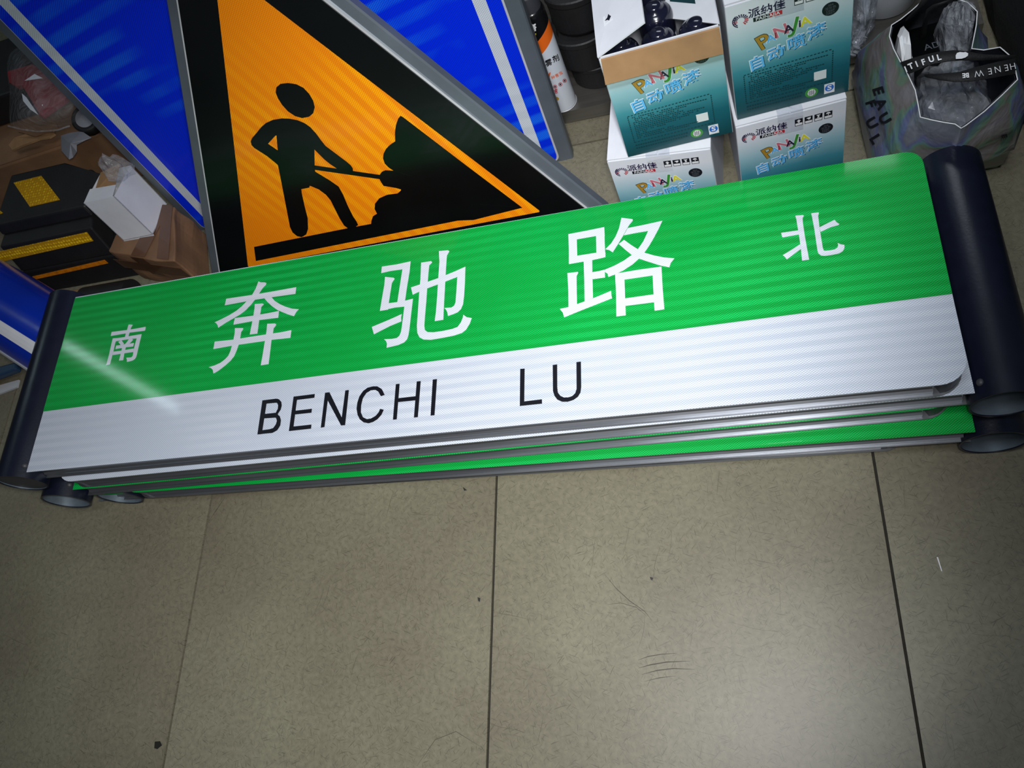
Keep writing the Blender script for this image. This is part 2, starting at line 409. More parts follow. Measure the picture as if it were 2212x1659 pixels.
zA = (0.262, 0.272)
FLA, FRA = at((57, 1020), zA[0]), at((2099, 825), zA[1])
TLA, TRA = at((162, 643), zA[0]), at((1988, 322), zA[1])
depthA = ((TLA - FLA).length + (TRA - FRA).length) / 2
A = name_sign('top green and white road name sign with large Chinese characters and BENCHI LU lettering', FLA, FRA, depthA, 'L', 'white', 0.228, -1.676, 0.5439)
rtA, uA, vA, nA, FLA, FRA, BLA, BRA = A
capA = Vector((-1.676, 0.5439, 0.228)) + vA * 0.004
obj('end_cap', *lathe_data([(0.0, 0.0), (PR - 0.0042, 0.0), (PR - 0.0042, 0.004)], capA, vA, 40), M['frame_dark'], rtA)
P0A = FLA + nA * 0.0003
def onA(p, lift=0.0): return on(p, FLA + nA * lift, nA)
# green film over the upper part of the plate
gl, gr = onA((94, 889), 0.0004), onA((2051, 635.5), 0.0004)
gl = FLA + vA * (gl - FLA).dot(vA) + nA * 0.0004; gr = FRA + vA * (gr - FRA).dot(vA) + nA * 0.0004
bl, br = BLA + nA * 0.0004, BRA + nA * 0.0004
obj('green_field', *prism_data([gl, gr] + arc_corner(br, -vA, -uA, 0.03) + [bl - vA * 0.003], nA * 0.0004), M['green'], rtA)
# characters, traced as cut film
def film(name, polys, org, sc_, mat, lift=0.0010, thick=0.0004):
    parts = []
    for k, pg in enumerate(polys):
        pts = [onA((org[0] + x * sc_, org[1] + y * sc_), lift) for x, y in pg]
        parts.append(prism_data(pts, nA * (thick + k * 0.00005)))
    return obj(name, *merge(parts), mat, rtA)
NAN = [[(878,168),(990,172),(1005,190),(960,250),(935,330),(905,430),(865,550),(860,600),(745,600),(765,545),(790,450),(825,345),(850,250)],
 [(325,410),(820,348),(1150,295),(1430,242),(1415,345),(1385,372),(905,430),(700,470),(295,540)],
 [(362,620),(480,640),(440,760),(375,1050),(340,1180),(265,1470),(135,1497),(160,1440),(240,1150),(310,830)],
 [(362,620),(560,605),(750,575),(1000,530),(1295,480),(1270,610),(1130,620),(1000,630),(650,680),(450,715)],
 [(1295,480),(1240,720),(1190,930),(1140,1150),(1115,1230),(1075,1290),(1000,1340),(900,1370),(820,1385),(825,1320),(800,1250),(950,1240),(990,1220),(1015,1180),(1040,1020),(1090,800),(1150,590)],
 [(540,735),(640,680),(650,690),(730,800),(690,840),(620,835)],
 [(885,650),(980,640),(1025,660),(990,700),(890,800),(770,830),(700,840),(780,790),(840,720)],
 [(475,855),(700,830),(1050,770),(1020,885),(780,910),(450,968)],
 [(385,1055),(650,1020),(1045,950),(1025,1065),(740,1105),(355,1165)],
 [(690,830),(800,830),(770,960),(735,1110),(695,1330),(565,1345),(610,1180),(650,1020)]]
BEN = [[(893,60),(930,75),(990,75),(1022,85),(1015,115),(960,170),(900,262),(835,360),(760,450),(690,525),(600,595),(490,660),(350,740),(238,815),(230,775),(205,740),(178,728),(290,675),(420,610),(530,540),(620,470),(700,385),(790,280),(850,175)],
 [(370,343),(800,280),(1150,220),(1508,155),(1495,263),(1110,317),(830,360),(345,450)],
 [(990,335),(1105,315),(1160,380),(1250,435),(1340,475),(1440,505),(1550,513),(1510,555),(1470,627),(1380,600),(1280,560),(1200,525),(1110,460),(1040,395)],
 [(835,430),(960,420),(978,433),(940,475),(930,540),(905,690),(875,910),(752,925),(785,760),(815,600),(830,500)],
 [(510,658),(815,618),(1040,580),(1228,542),(1215,652),(905,690),(780,710),(487,765)],
 [(512,822),(640,822),(648,830),(612,885),(595,985),(570,1090),(540,1180),(500,1270),(440,1350),(350,1430),(250,1510),(163,1560),(150,1500),(120,1470),(85,1458),(180,1430),(270,1390),(350,1330),(405,1270),(440,1190),(465,1100),(490,1000),(508,900)],
 [(183,1042),(490,1010),(760,965),(1020,925),(1260,890),(1430,855),(1413,980),(1110,1012),(1000,1030),(570,1092),(460,1108),(160,1162)],
 [(1038,752),(1160,747),(1182,757),(1175,780),(1140,825),(1128,910),(1105,1020),(1082,1220),(1058,1408),(932,1428),(960,1280),(1000,1030),(1025,880)]]
CHI = [[(208,318),(430,285),(637,240),(620,400),(580,640),(550,850),(438,850),(470,640),(515,358),(330,385),(198,415)],
 [(255,472),(385,485),(398,500),(358,560),(335,700),(310,865),(300,960),(178,980),(215,760),(245,590)],
 [(300,866),(440,848),(560,827),(672,797),(655,915),(545,915),(400,930),(178,980),(200,900)],
 [(672,797),(650,980),(625,1200),(605,1340),(585,1400),(540,1450),(450,1490),(278,1530),(285,1470),(270,1430),(240,1403),(360,1398),(430,1385),(470,1350),(495,1290),(515,1150),(545,905),(560,827)],
 [(58,1220),(250,1140),(400,1075),(505,1027),(495,1075),(500,1135),(330,1205),(90,1328)],
 [(643,630),(780,585),(1060,488),(1300,390),(1455,320),(1450,420),(1335,472),(1160,540),(880,645),(770,690),(668,738)],
 [(1455,320),(1448,560),(1435,760),(1420,880),(1390,950),(1340,1000),(1270,1030),(1195,1055),(1185,1000),(1165,960),(1140,938),(1250,930),(1290,900),(1308,850),(1320,700),(1335,472)],
 [(1060,88),(1195,75),(1215,90),(1205,110),(1180,150),(1168,300),(1155,540),(1140,800),(1130,1000),(1125,1112),(998,1133),(1015,1000),(1035,760),(1050,500),(1068,250)],
 [(795,260),(945,238),(960,258),(915,300),(905,400),(885,640),(870,850),(850,1080),(842,1200),(850,1265),(890,1297),(980,1300),(1120,1280),(1260,1250),(1340,1220),(1390,1150),(1415,1085),(1425,1038),(1475,1075),(1550,1088),(1520,1170),(1465,1260),(1400,1310),(1280,1350),(1100,1385),(940,1412),(830,1408),(770,1375),(738,1310),(732,1200),(750,950),(768,690),(785,500)]]
LUC = [[(192,318),(325,330),(318,400),(325,640),(330,740),(200,765),(200,560)],
 [(192,318),(470,265),(728,212),(735,350),(605,345),(320,395),(200,400)],
 [(605,330),(728,212),(735,450),(745,660),(620,690),(610,595)],
 [(200,660),(325,640),(610,595),(745,590),(745,660),(550,705),(430,725),(200,765)],
 [(420,690),(548,690),(550,885),(560,1270),(435,1325),(430,1000)],
 [(540,888),(650,870),(735,848),(740,965),(555,990)],
 [(178,900),(335,882),(340,895),(315,945),(318,1200),(322,1370),(195,1410),(192,1150)],
 [(65,1435),(195,1408),(430,1325),(640,1245),(830,1165),(835,1230),(845,1275),(640,1355),(400,1450),(130,1560),(110,1490)],
 [(985,75),(1150,95),(1155,115),(1105,175),(1060,250),(1010,340),(950,440),(855,590),(800,555),(745,545),(830,460),(900,350),(950,230)],
 [(1080,228),(1300,185),(1595,120),(1540,240),(1470,370),(1400,490),(1330,590),(1250,680),(1150,770),(1020,855),(900,915),(788,957),(780,910),(735,880),(740,848),(880,790),(1020,715),(1140,630),(1230,545),(1310,430),(1385,270),(1200,300),(1020,335)],
 [(1025,405),(1120,475),(1230,545),(1340,600),(1480,640),(1620,668),(1775,680),(1720,750),(1700,813),(1560,785),(1400,735),(1250,685),(1140,630),(1040,550),(945,465)],
 [(890,910),(1030,995),(1040,1280),(1050,1530),(910,1548),(905,1200)],
 [(890,910),(1250,850),(1580,805),(1590,930),(1450,935),(1025,998),(895,1000)],
 [(1450,920),(1582,805),(1600,1130),(1625,1440),(1480,1462),(1465,1220)],
 [(1040,1280),(1465,1220),(1475,1335),(1045,1390)]]
BEI = [[(485,268),(700,252),(720,280),(685,330),(690,450),(735,760),(790,1080),(865,1480),(670,1508),(640,1200),(590,830),(550,600),(515,380)],
 [(93,742),(570,672),(590,785),(130,868),(110,810)],
 [(140,1355),(380,1210),(615,1060),(640,1185),(430,1340),(250,1475),(200,1410)],
 [(922,205),(1125,178),(1135,205),(1112,270),(1150,590),(1190,850),(1240,1150),(1265,1225),(1300,1240),(1450,1225),(1570,1200),(1645,1150),(1665,1080),(1650,1020),(1740,1060),(1838,1075),(1835,1170),(1790,1250),(1690,1310),(1500,1350),(1300,1378),(1190,1368),(1120,1310),(1095,1230),(1060,1000),(1010,650),(950,330)],
 [(1150,592),(1330,500),(1565,385),(1620,450),(1700,500),(1670,530),(1450,590),(1185,715)]]
for pg, org, s in ((NAN, (220, 690), 110 / 1659), (BEN, (440, 600), 220 / 1659), (CHI, (795, 530), 240 / 1659), (LUC, (1200, 460), 270 / 1866), (BEI, (1680, 445), 160 / 2042)):
    film('white_character', pg, org, s, M['glyph_white'])
LET = {'B': [[(142,395),(195,392),(135,778),(85,782)], [(142,395),(300,375),(325,380),(310,420),(180,432)], [(165,550),(300,535),(320,550),(300,590),(155,600)], [(135,735),(230,722),(260,760),(220,768),(85,782)],
  [(300,375),(335,385),(358,415),(362,455),(350,500),(320,545),(290,545),(318,490),(322,450),(310,425),(290,420)], [(290,585),(315,555),(340,575),(353,620),(345,680),(310,735),(255,765),(225,768),(225,723),(265,710),(295,670),(308,630),(300,598)]],
 'E': [[(497,352),(540,350),(490,738),(443,744)], [(497,352),(738,322),(733,365),(530,390)], [(515,513),(705,490),(700,535),(510,555)], [(490,693),(700,670),(695,716),(443,744)]],
 'N': [[(855,308),(905,302),(1045,590),(1085,282),(1126,276),(1083,676),(1037,680),(885,395),(848,698),(806,705)]],
 'C': [[(1533,332),(1490,347),(1460,295),(1425,275),(1375,280),(1325,310),(1285,370),(1265,450),(1262,530),(1285,585),(1330,608),(1380,600),(1430,570),(1465,530),(1480,492),(1523,500),(1495,560),(1450,610),(1400,640),(1350,655),(1295,645),(1250,610),(1225,560),(1213,490),(1222,420),(1245,350),(1290,285),(1340,250),(1400,235),(1450,235),(1500,265)]],
 'H': [[(1660,210),(1703,205),(1670,610),(1627,615)], [(1898,180),(1943,175),(1910,585),(1866,590)], [(1690,370),(1890,347),(1887,393),(1686,414)]],
 'I': [[(2080,158),(2128,152),(2100,563),(2055,568)]]}
for k in 'BENCHI':
    film('black_letter', LET[k], (540, 790), 420 / 2212, M['ink'])
film('black_letter', [[(282,438),(396,430),(385,1270),(838,1215),(840,1327),(272,1388)]], (1100, 760), 180 / 2133, M['ink'])
film('black_letter', [[(1113,338),(1228,322),(1230,900),(1245,1040),(1310,1130),(1400,1168),(1520,1165),(1620,1130),(1690,1060),(1725,950),(1720,265),(1835,250),(1843,900),(1825,1040),(1760,1150),(1650,1230),(1500,1278),(1350,1278),(1230,1220),(1160,1130),(1120,1000)]], (1100, 760), 180 / 2133, M['ink'])

name_sign('white-edged road name sign directly under the top sign, its dark sleeve on the right', at((120, 1043), 0.2115), at((2106, 849), 0.2215), depthA, 'R', 'white', 0.186, 0.371, 0.5396)
name_sign('third road name sign from the top, dark sleeve at left with open front end', at((157, 1058), 0.161), at((2070, 878), 0.171), depthA, 'L', 'green', 0.116, -1.652, 0.5302)
name_sign('road name sign with a wide green strip along its front edge, sleeve at right', at((262, 1066), 0.1105), at((2107, 933), 0.1185), depthA, 'R', 'green', 0.0565, 0.371, 0.5179)
name_sign('lowest road name sign lying on the floor tiles under the stack', at((215, 1083), 0.011) + Z3 * 0.049, at((1965, 974.5), 0.006) + Z3 * 0.058, depthA, 'L', 'green', 0.0565, -1.550, 0.5500)

# ---------------------------------------------------------------- warning triangle leaning behind the stack
SC = 0.805
TV = [CAM + SC * (Vector(v) - CAM) for v in ((-1.0852, 1.6143, 0.6056), (-1.5496, 1.4074, -0.2555), (-0.5509, 1.3874, -0.2086))]
nT = (TV[1] - TV[0]).cross(TV[2] - TV[0]).normalized()
if nT.y > 0: nT = -nT
cT = (TV[0] + TV[1] + TV[2]) / 3
inr = (TV[1] - TV[2]).length / (2 * math.sqrt(3))
def tri(off, lift=0.0):
    k = (inr + off) / inr
    return [cT + (p - cT) * k + nT * lift for p in TV]
def rounded(poly, rad, n=6):
    out = []
    m = len(poly)
    for i, p in enumerate(poly):
        a = (poly[i - 1] - p).normalized(); b = (poly[(i + 1) % m] - p).normalized()
        half = a.angle(b) / 2
        d = rad / math.tan(half)
        pa, pb = p + a * d, p + b * d
        ce = p + (a + b).normalized() * (rad / math.sin(half))
        va, vb = pa - ce, pb - ce
        tot = va.angle(vb)
        for k in range(n + 1):
            t = k / n
            out.append(ce + (va * math.sin((1 - t) * tot) + vb * math.sin(t * tot)) / math.sin(tot))
    return out
rtT = root('warning_sign', 'black bordered orange triangular warning sign showing a man digging', 'warning sign', Vector((cT.x, TV[1].y, 0.0)))
outer = rounded(tri(0.078), 0.03)
obj('sign_plate', *prism_data([p - nT * 0.003 for p in outer], nT * 0.003), M['tri_black'], rtT)
obj('bright_rim', *prism_data([p - nT * 0.0045 for p in rounded(tri(0.0825), 0.033)], nT * 0.0014), M['alu_edge'], rtT)
fr = []
of = [rounded(tri(0.079), 0.03), rounded(tri(0.084), 0.035), rounded(tri(0.104), 0.045), rounded(tri(0.107), 0.047), rounded(tri(0.107), 0.047), rounded(tri(0.06), 0.02)]
lv = [-0.0046, -0.008, -0.010, -0.014, -0.034, -0.034]
V, Fc = [], []
nn_ = len(of[0])
for ring, l in zip(of, lv): V += [p + nT * l for p in ring]
for j in range(len(of) - 1):
    for i in range(nn_): Fc.append([j * nn_ + i, j * nn_ + (i + 1) % nn_, (j + 1) * nn_ + (i + 1) % nn_, (j + 1) * nn_ + i])
obj('edge_channel', V, Fc, M['frame_grey'], rtT)
uT = (TV[2] - TV[1]).normalized(); vT = nT.cross(uT) * -1
if vT.z < 0: vT = -vT
diag = (uT * 0.92 + vT * 0.38).normalized()
M['orange'] = retro('orange_sheeting', (232, 132, 14), (250, 172, 10), (196, 104, 6), uT, vT, 0.0060, 0.0052, band=0.030, band_dir=diag, coat=0.25, line=0.08)
obj('orange_field', *prism_data([p for p in rounded(tri(0.0, 0.0002), 0.003)], nT * 0.0005), M['orange'], rtT)
def onT(p, lift): return on(p, TV[1] + nT * lift, nT)
def Z4(pg): return [(440 + x * 0.25316, y * 0.25316) for x, y in pg]
def Z8(pg): return [(440 + x * 0.38879, 300 + y * 0.38879) for x, y in pg]
def tfilm(name, polys):
    parts = []
    for k, pg in enumerate(polys):
        parts.append(prism_data([onT(p, 0.0008) for p in pg], nT * (0.0004 + k * 0.00006)))
    return obj(name, *merge(parts), M['tri_black'], rtT)
tfilm('figure_head', [Z4([(720,708),(790,718),(850,748),(900,800),(935,860),(948,915),(935,965),(900,995),(840,1007),(780,990),(720,950),(670,895),(635,840),(615,790),(620,745),(655,715)])])
tfilm('figure_body', [
 Z4([(660,1010),(730,1012),(800,1025),(860,1050),(910,1085),(960,1140),(1000,1195),(1040,1245),(1100,1290),(1160,1335),(1220,1380),(1255,1410),(1272,1435),(1275,1462),(1140,1440),(1080,1400),(1030,1360),(985,1315),(945,1275),(948,1475),(900,1600),(700,1640),(660,1540),(638,1410),(632,1283),(622,1158),(630,1080)]),
 Z4([(670,1010),(590,1022),(530,1050),(490,1085),(450,1135),(415,1175),(402,1205),(408,1235),(430,1260),(548,1227),(612,1157),(624,1155),(700,1100)]),
 Z4([(430,1260),(420,1240),(548,1226),(632,1283),(670,1330),(660,1430),(635,1410),(620,1395),(540,1330)]),
 Z8([(408,120),(430,230),(455,360),(480,490),(495,520),(520,540),(545,545),(570,530),(580,500),(578,440),(560,370),(545,300),(538,235),(600,180),(600,100)]),
 Z8([(520,225),(610,130),(620,182),(650,200),(700,230),(750,265),(775,310),(800,370),(830,430),(850,460),(858,478),(820,505),(800,495),(780,480),(755,440),(730,390),(705,340),(680,310),(640,280),(580,255),(538,237)])])
tfilm('shovel', [Z4([(940,1410),(1510,1493),(1510,1529),(940,1447)]), Z4([(1500,1493),(1520,1465),(1550,1452),(1625,1456),(1760,1500),(1700,1620),(1640,1603),(1535,1585),(1515,1555),(1500,1527)])])
tfilm('spoil_heap', [
 Z4([(1680,988),(1660,1010),(1640,1070),(1632,1130),(1634,1205),(1590,1235),(1555,1270),(1535,1310),(1530,1350),(1545,1395),(1580,1430),(1622,1457),(1720,1500),(1700,1590),(1678,1608),(1685,1622),(1660,1645),(1640,1659)]) + Z8([(1075,303),(1020,310),(975,330),(952,360),(950,390),(963,415),(940,430),(932,455),(930,473),(1500,450),(1770,382),(1440,133)]) + Z4([(1702,1000)]),
 Z8([(280,600),(795,497),(930,472),(1500,360),(1770,382),(290,678)])])

# ---------------------------------------------------------------- large blue sign behind the triangle
nB = Vector((0.0, -math.cos(math.radians(5)), math.sin(math.radians(5))))
PB = Vector((-0.9, 1.365, 0.0))
def onB(p): return on(p, PB, nB)
l0, l1 = onB((437, 490)), onB((0, 40)); q0, q1 = onB((1219, 384)), onB((1082, 0))
vB = ((l1 - l0).normalized() + (q1 - q0).normalized()).normalized(); uB = vB.cross(nB); uB = uB if uB.x > 0 else -uB
def linepoint(a, b, zt): return a + (b - a) * ((zt - a.z) / (b.z - a.z))
bBL, bBR = linepoint(l0, l1, 0.012), linepoint(q0, q1, 0.012)
bTL, bTR = linepoint(l0, l1, 1.15), linepoint(q0, q1, 1.15)
rtB = root('direction_sign', 'large blue rectangular sign with white border standing behind the orange triangle', 'road sign', Vector(((bBL.x + bBR.x) / 2, bBL.y, 0)))
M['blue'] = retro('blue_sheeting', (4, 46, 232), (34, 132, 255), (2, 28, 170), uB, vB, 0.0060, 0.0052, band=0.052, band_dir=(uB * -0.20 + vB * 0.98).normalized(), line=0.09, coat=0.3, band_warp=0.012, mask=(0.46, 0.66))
M['blue_white'] = retro('white_border_sheeting', (198, 206, 214), (214, 220, 226), (150, 158, 170), uB, vB, 0.0060, 0.0052, band=0.05, line=0.09, coat=0.3)
def quad(a, b, c, d, ins, lift=0.0):
    out = []
    P = [a, b, c, d]
    for i in range(4):
        e1 = (P[i - 1] - P[i]).normalized(); e2 = (P[(i + 1) % 4] - P[i]).normalized()
        s = math.sin(e1.angle(e2))
        out.append(P[i] + (e1 + e2) * (ins / s) + nB * lift)
    return out
BP = (bBL, bBR, bTR, bTL)
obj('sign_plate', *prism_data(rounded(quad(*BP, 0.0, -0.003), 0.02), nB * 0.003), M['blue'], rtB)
obj('bright_rim', *prism_data(rounded(quad(*BP, -0.0045, -0.0045), 0.02), nB * 0.0014), M['alu_edge'], rtB)
q1_, q2_ = quad(*BP, 0.030, 0.0003), quad(*BP, 0.058, 0.0003)
parts = []
for i in range(4):
    parts.append(prism_data([q1_[i], q1_[(i + 1) % 4], q2_[(i + 1) % 4], q2_[i]], nB * 0.0005))
obj('white_border', *merge(parts), M['blue_white'], rtB)
V, Fc = [], []
for ins, l in ((-0.001, -0.0046), (-0.005, -0.008), (-0.034, -0.010), (-0.037, -0.014), (-0.037, -0.036), (0.02, -0.036)): V += quad(*BP, ins, l)
for j in range(5):
    for i in range(4): Fc.append([j * 4 + i, j * 4 + (i + 1) % 4, (j + 1) * 4 + (i + 1) % 4, (j + 1) * 4 + i])
obj('edge_channel', V, Fc, M['frame_grey'], rtB)

# ---------------------------------------------------------------- stainless base shelf at the back
rtS = root('metal_shelf', 'low stainless steel shelf along the floor behind the cartons', 'shelf', (0.1, 1.49, 0))
sh_y = 1.488
obj('shelf_top', *box_data((-0.62, sh_y, 0.040), (1.16, 0, 0), (0, 0.55, 0), (0, 0, 0.006)), M['steel'], rtS)
obj('front_lip', *box_data((-0.62, sh_y, 0.006), (1.16, 0, 0), (0, 0.004, 0), (0, 0, 0.0338)), M['steel'], rtS)
obj('support_rail', *box_data((-0.60, sh_y + 0.05, 0.0), (1.12, 0, 0), (0, 0.45, 0), (0, 0, 0.0398)), M['frame_dark'], rtS)
SHZ = 0.0462

# ---------------------------------------------------------------- paint cartons
def carton_mat():
    m, nt, b = new_mat('printed_carton_teal_fade')
    N, L = nt.nodes, nt.links
    tc = N.new('ShaderNodeTexCoord'); sp = N.new('ShaderNodeSeparateXYZ'); L.new(tc.outputs['Object'], sp.inputs[0])
    nz = N.new('ShaderNodeTexNoise'); nz.inputs['Scale'].default_value = 9; nz.inputs['Detail'].default_value = 3; L.new(tc.outputs['Object'], nz.inputs['Vector'])
    t = mathn(nt, 'ADD', mathn(nt, 'DIVIDE', sp.outputs['Z'], 0.283), mathn(nt, 'MULTIPLY', mathn(nt, 'SUBTRACT', nz.outputs['Fac'], 0.5), 0.10))
    cr = N.new('ShaderNodeValToRGB'); e = cr.color_ramp.elements
    e[0].position = 0.0; e[0].color = lin((14, 64, 70)); e[1].position = 0.86; e[1].color = lin((214, 218, 226))
    for pos, c in ((0.28, (22, 92, 108)), (0.44, (60, 134, 150)), (0.62, (142, 182, 194))):
        k = e.new(pos); k.color = lin(c)
    L.new(t, cr.inputs[0]); L.new(cr.outputs[0], b.inputs['Base Color'])
    b.inputs['Roughness'].default_value = 0.45; b.inputs['Coat Weight'].default_value = 0.15
    return m
M['teal_fade'] = carton_mat()
BW, BH, BD = 0.209, 0.283, 0.27
def carton(label, corner, z0, yaw, opened=False, h=BH, full=True, depth=BD):
    """corner = lower front-left corner; prints on the front"""
    c = Vector((corner[0], corner[1], z0))
    ux = Vector((math.cos(yaw), math.sin(yaw), 0)); uy = Vector((-math.sin(yaw), math.cos(yaw), 0))
    rt = root('paint_carton', label, 'carton', c, 'white and teal spray paint cartons')
    t = 0.003
    if opened:
        parts = [box_data(c, ux * BW, uy * depth, Z3 * t), box_data(c + uy * (depth - t), ux * BW, uy * t, Z3 * h),
                 box_data(c, ux * t, uy * depth, Z3 * h), box_data(c + ux * (BW - t), ux * t, uy * depth, Z3 * h), box_data(c, ux * BW, uy * t, Z3 * h)]
        obj('carton_body', *merge(parts), M['white_card'], rt)
    else:
        bevel(obj('carton_body', *box_data(c + uy * 0.001, ux * BW, uy * (depth - 0.001), Z3 * (h - 0.001)), M['white_card'], rt), 0.003)
        mid = c + ux * (BW * 0.5) + Z3 * (h - 0.0012)
        for sgn in (0, 1):
            obj('top_flap', *box_data(c + ux * (0.001 + sgn * (BW * 0.5 + 0.0006)) + uy * 0.0015 + Z3 * (h - 0.0012), ux * (BW * 0.5 - 0.002), uy * (depth - 0.003), Z3 * 0.0022), M['white_card'], rt)
        obj('packing_tape', *merge([box_data(mid - ux * 0.024 + Z3 * 0.0032 - uy * 0.0006, ux * 0.048, uy * depth, Z3 * 0.0003), box_data(mid - ux * 0.024 - uy * 0.0008 - Z3 * 0.055, ux * 0.048, uy * 0.0004, Z3 * 0.058)]), M['film'], rt)
    fr_ = obj('printed_front', *box_data(c - uy * 0.0008 + ux * 0.001 + Z3 * 0.001, ux * (BW - 0.002), uy * 0.0008, Z3 * (h - 0.004)), M['teal_fade'], rt)
    def fp(u, v, k=0.0011): return c + ux * (BW * u) + Z3 * (BH * v) - uy * k
    def flat(name, poly, mat, k=0.0011, par=None):
        P = [fp(u, v, k) for u, v in poly]
        return obj(name, *prism_data(P, -uy * 0.0002), mat, par or fr_)
    def rect(u0, v0, u1, v1): return [(u0, v0), (u1, v0), (u1, v1), (u0, v1)]
    def ell(u, v, ru, rv, n=28): return [(u + ru * math.cos(2 * math.pi * i / n), v + rv * math.sin(2 * math.pi * i / n)) for i in range(n)]
    def rot(ang): 
        a = math.radians(ang); return ux * math.cos(a) + Z3 * math.sin(a), Z3 * math.cos(a) - ux * math.sin(a)
    def txt(name, body, size, u, v, mat, ang=0, k=0.0012, **kw):
        a, b = rot(ang)
        return obj(name, *text_data(body, size, fp(u, v, k), a, b, lift=0.0, **kw), mat, fr_)
    asp = BW / BH
    if not opened:
        # round sun-ray logo
        parts_d, parts_r = [], []
        for i in range(14):
            a0 = math.radians(-60 + i * 19.5); a1 = a0 + math.radians(11)
            P = [fp(0.118 + r * math.cos(a), 0.862 + r * asp * math.sin(a)) for r, a in ((0.030, a0), (0.062, a0), (0.062, a1), (0.030, a1))]
            (parts_r if i < 4 or i > 11 else parts_d).append(prism_data(P, -uy * 0.0002))
        obj('logo_rays', *merge(parts_d), M['print_navy'], fr_); obj('logo_rays', *merge(parts_r), M['print_red'], fr_)
        arcs = []
        for r0, r1, a0, a1 in ((0.048, 0.056, 130, 235), (0.062, 0.071, 125, 245)):
            for i in range(6):
                b0, b1 = math.radians(a0 + (a1 - a0) * i / 6), math.radians(a0 + (a1 - a0) * (i + 1) / 6)
                arcs.append(prism_data([fp(0.118 + r * math.cos(a), 0.862 + r * asp * math.sin(a), 0.0013) for r, a in ((r0, b0), (r1, b0), (r1, b1), (r0, b1))], -uy * 0.0002))
        obj('logo_arcs', *merge(arcs), M['print_navy'], fr_)
        txt('brand_characters', '派纳佳', 0.0205, 0.325, 0.888, M['print_navy'], bold=0.0004)
        flat('brand_band', rect(0.215, 0.822, 0.345, 0.853), M['print_black']); flat('brand_band', rect(0.345, 0.822, 0.445, 0.853), M['print_red'])
        txt('brand_lettering', 'PAINAJIA', 0.0098, 0.330, 0.8375, M['print_white'], k=0.0016, bold=0.0001, spacing=1.02)
        for i in range(4):
            u = 0.575 + i * 0.088
            flat('handling_mark', rect(u - 0.036, 0.856, u + 0.036, 0.925), M['print_black']); flat('handling_mark', rect(u - 0.031, 0.862, u + 0.031, 0.882), M['print_white'], 0.0014)
            sym = ([(u, 0.919), (u + 0.02, 0.904), (u + 0.009, 0.904), (u + 0.009, 0.888), (u - 0.009, 0.888), (u - 0.009, 0.904), (u - 0.02, 0.904)],
                   [(u - 0.02, 0.908), (u - 0.004, 0.914), (u + 0.02, 0.916), (u + 0.018, 0.902), (u + 0.002, 0.892), (u - 0.006, 0.902)],
                   [(u - 0.018, 0.916), (u + 0.018, 0.916), (u + 0.004, 0.902), (u + 0.012, 0.888), (u - 0.012, 0.888), (u - 0.004, 0.902)],
                   [(u - 0.022, 0.902), (u - 0.014, 0.914), (u, 0.919), (u + 0.014, 0.914), (u + 0.022, 0.902), (u + 0.003, 0.904), (u + 0.003, 0.888), (u - 0.003, 0.888), (u - 0.003, 0.904)])[i]
            flat('handling_symbol', sym, M['print_white'], 0.0014)
    ov = flat('colour_oval', ell(0.82, 0.755, 0.066, 0.050), M['print_black'])
    for s_, v_ in (('304', 0.784), ('深灰色', 0.762), ('DEEP', 0.741), ('GREY', 0.722)):
        txt('colour_lettering', s_, 0.0062, 0.82, v_, M['print_grey'], ang=3, k=0.0015)
    # bouncing multicolour logo word
    lx = [('P', 0.046, 0.285, 0.640, 'print_gold', 20), ('A', 0.022, 0.345, 0.655, 'print_sky', 8), ('i', 0.018, 0.385, 0.668, 'print_red', 0), ('N', 0.034, 0.430, 0.690, 'print_pink', 14), ('A', 0.024, 0.490, 0.690, 'print_navy', 6), ('J', 0.046, 0.545, 0.706, 'print_green', -12), ('i', 0.022, 0.580, 0.706, 'print_navy', 0), ('A', 0.026, 0.625, 0.712, 'print_yellow', 8)]
    for ch, sz, u, v, mt, an in lx:
        a, b = rot(an)
        obj('logo_shadow', *text_data(ch, sz, fp(u, v, 0.0010), a, b, lift=0.0, bold=0.0016), M['print_white'] if ch != 'P' else M['print_black'], fr_)
        obj('logo_letter', *text_data(ch, sz, fp(u, v, 0.0014), a, b, lift=0.0, bold=0.0006), M[mt], fr_)
    for i, ch in enumerate('自动喷漆'):
        u, v = 0.215 + i * 0.165, 0.475 + i * 0.042
        a, b = rot(11)
        obj('title_outline', *text_data(ch, 0.0330, fp(u, v, 0.0010), a, b, lift=0.0, bold=0.0018, shear=0.1), M['print_white'], fr_)
        obj('title_shade', *text_data(ch, 0.0330, fp(u + 0.006, v - 0.004, 0.0013), a, b, lift=0.0, bold=0.0006, shear=0.1), M['print_teal'], fr_)
        obj('title_character', *text_data(ch, 0.0330, fp(u, v, 0.0016), a, b, lift=0.0, bold=0.0006, shear=0.1), M['print_sky'], fr_)
    if full:
        # dashed notice box with fine print
        dash = []
        def dl(u0, v0, u1, v1, n, w_):
            for i in range(n):
                a, b = i / n, (i + 0.6) / n
                p0 = (u0 + (u1 - u0) * a, v0 + (v1 - v0) * a); p1 = (u0 + (u1 - u0) * b, v0 + (v1 - v0) * b)
                if abs(u1 - u0) > abs(v1 - v0): P = [fp(p0[0], p0[1] - w_), fp(p1[0], p1[1] - w_), fp(p1[0], p1[1] + w_), fp(p0[0], p0[1] + w_)]
                else: P = [fp(p0[0] - w_, p0[1]), fp(p0[0] + w_, p0[1]), fp(p1[0] + w_, p1[1]), fp(p1[0] - w_, p1[1])]
                dash.append(prism_data(P, -uy * 0.0002))
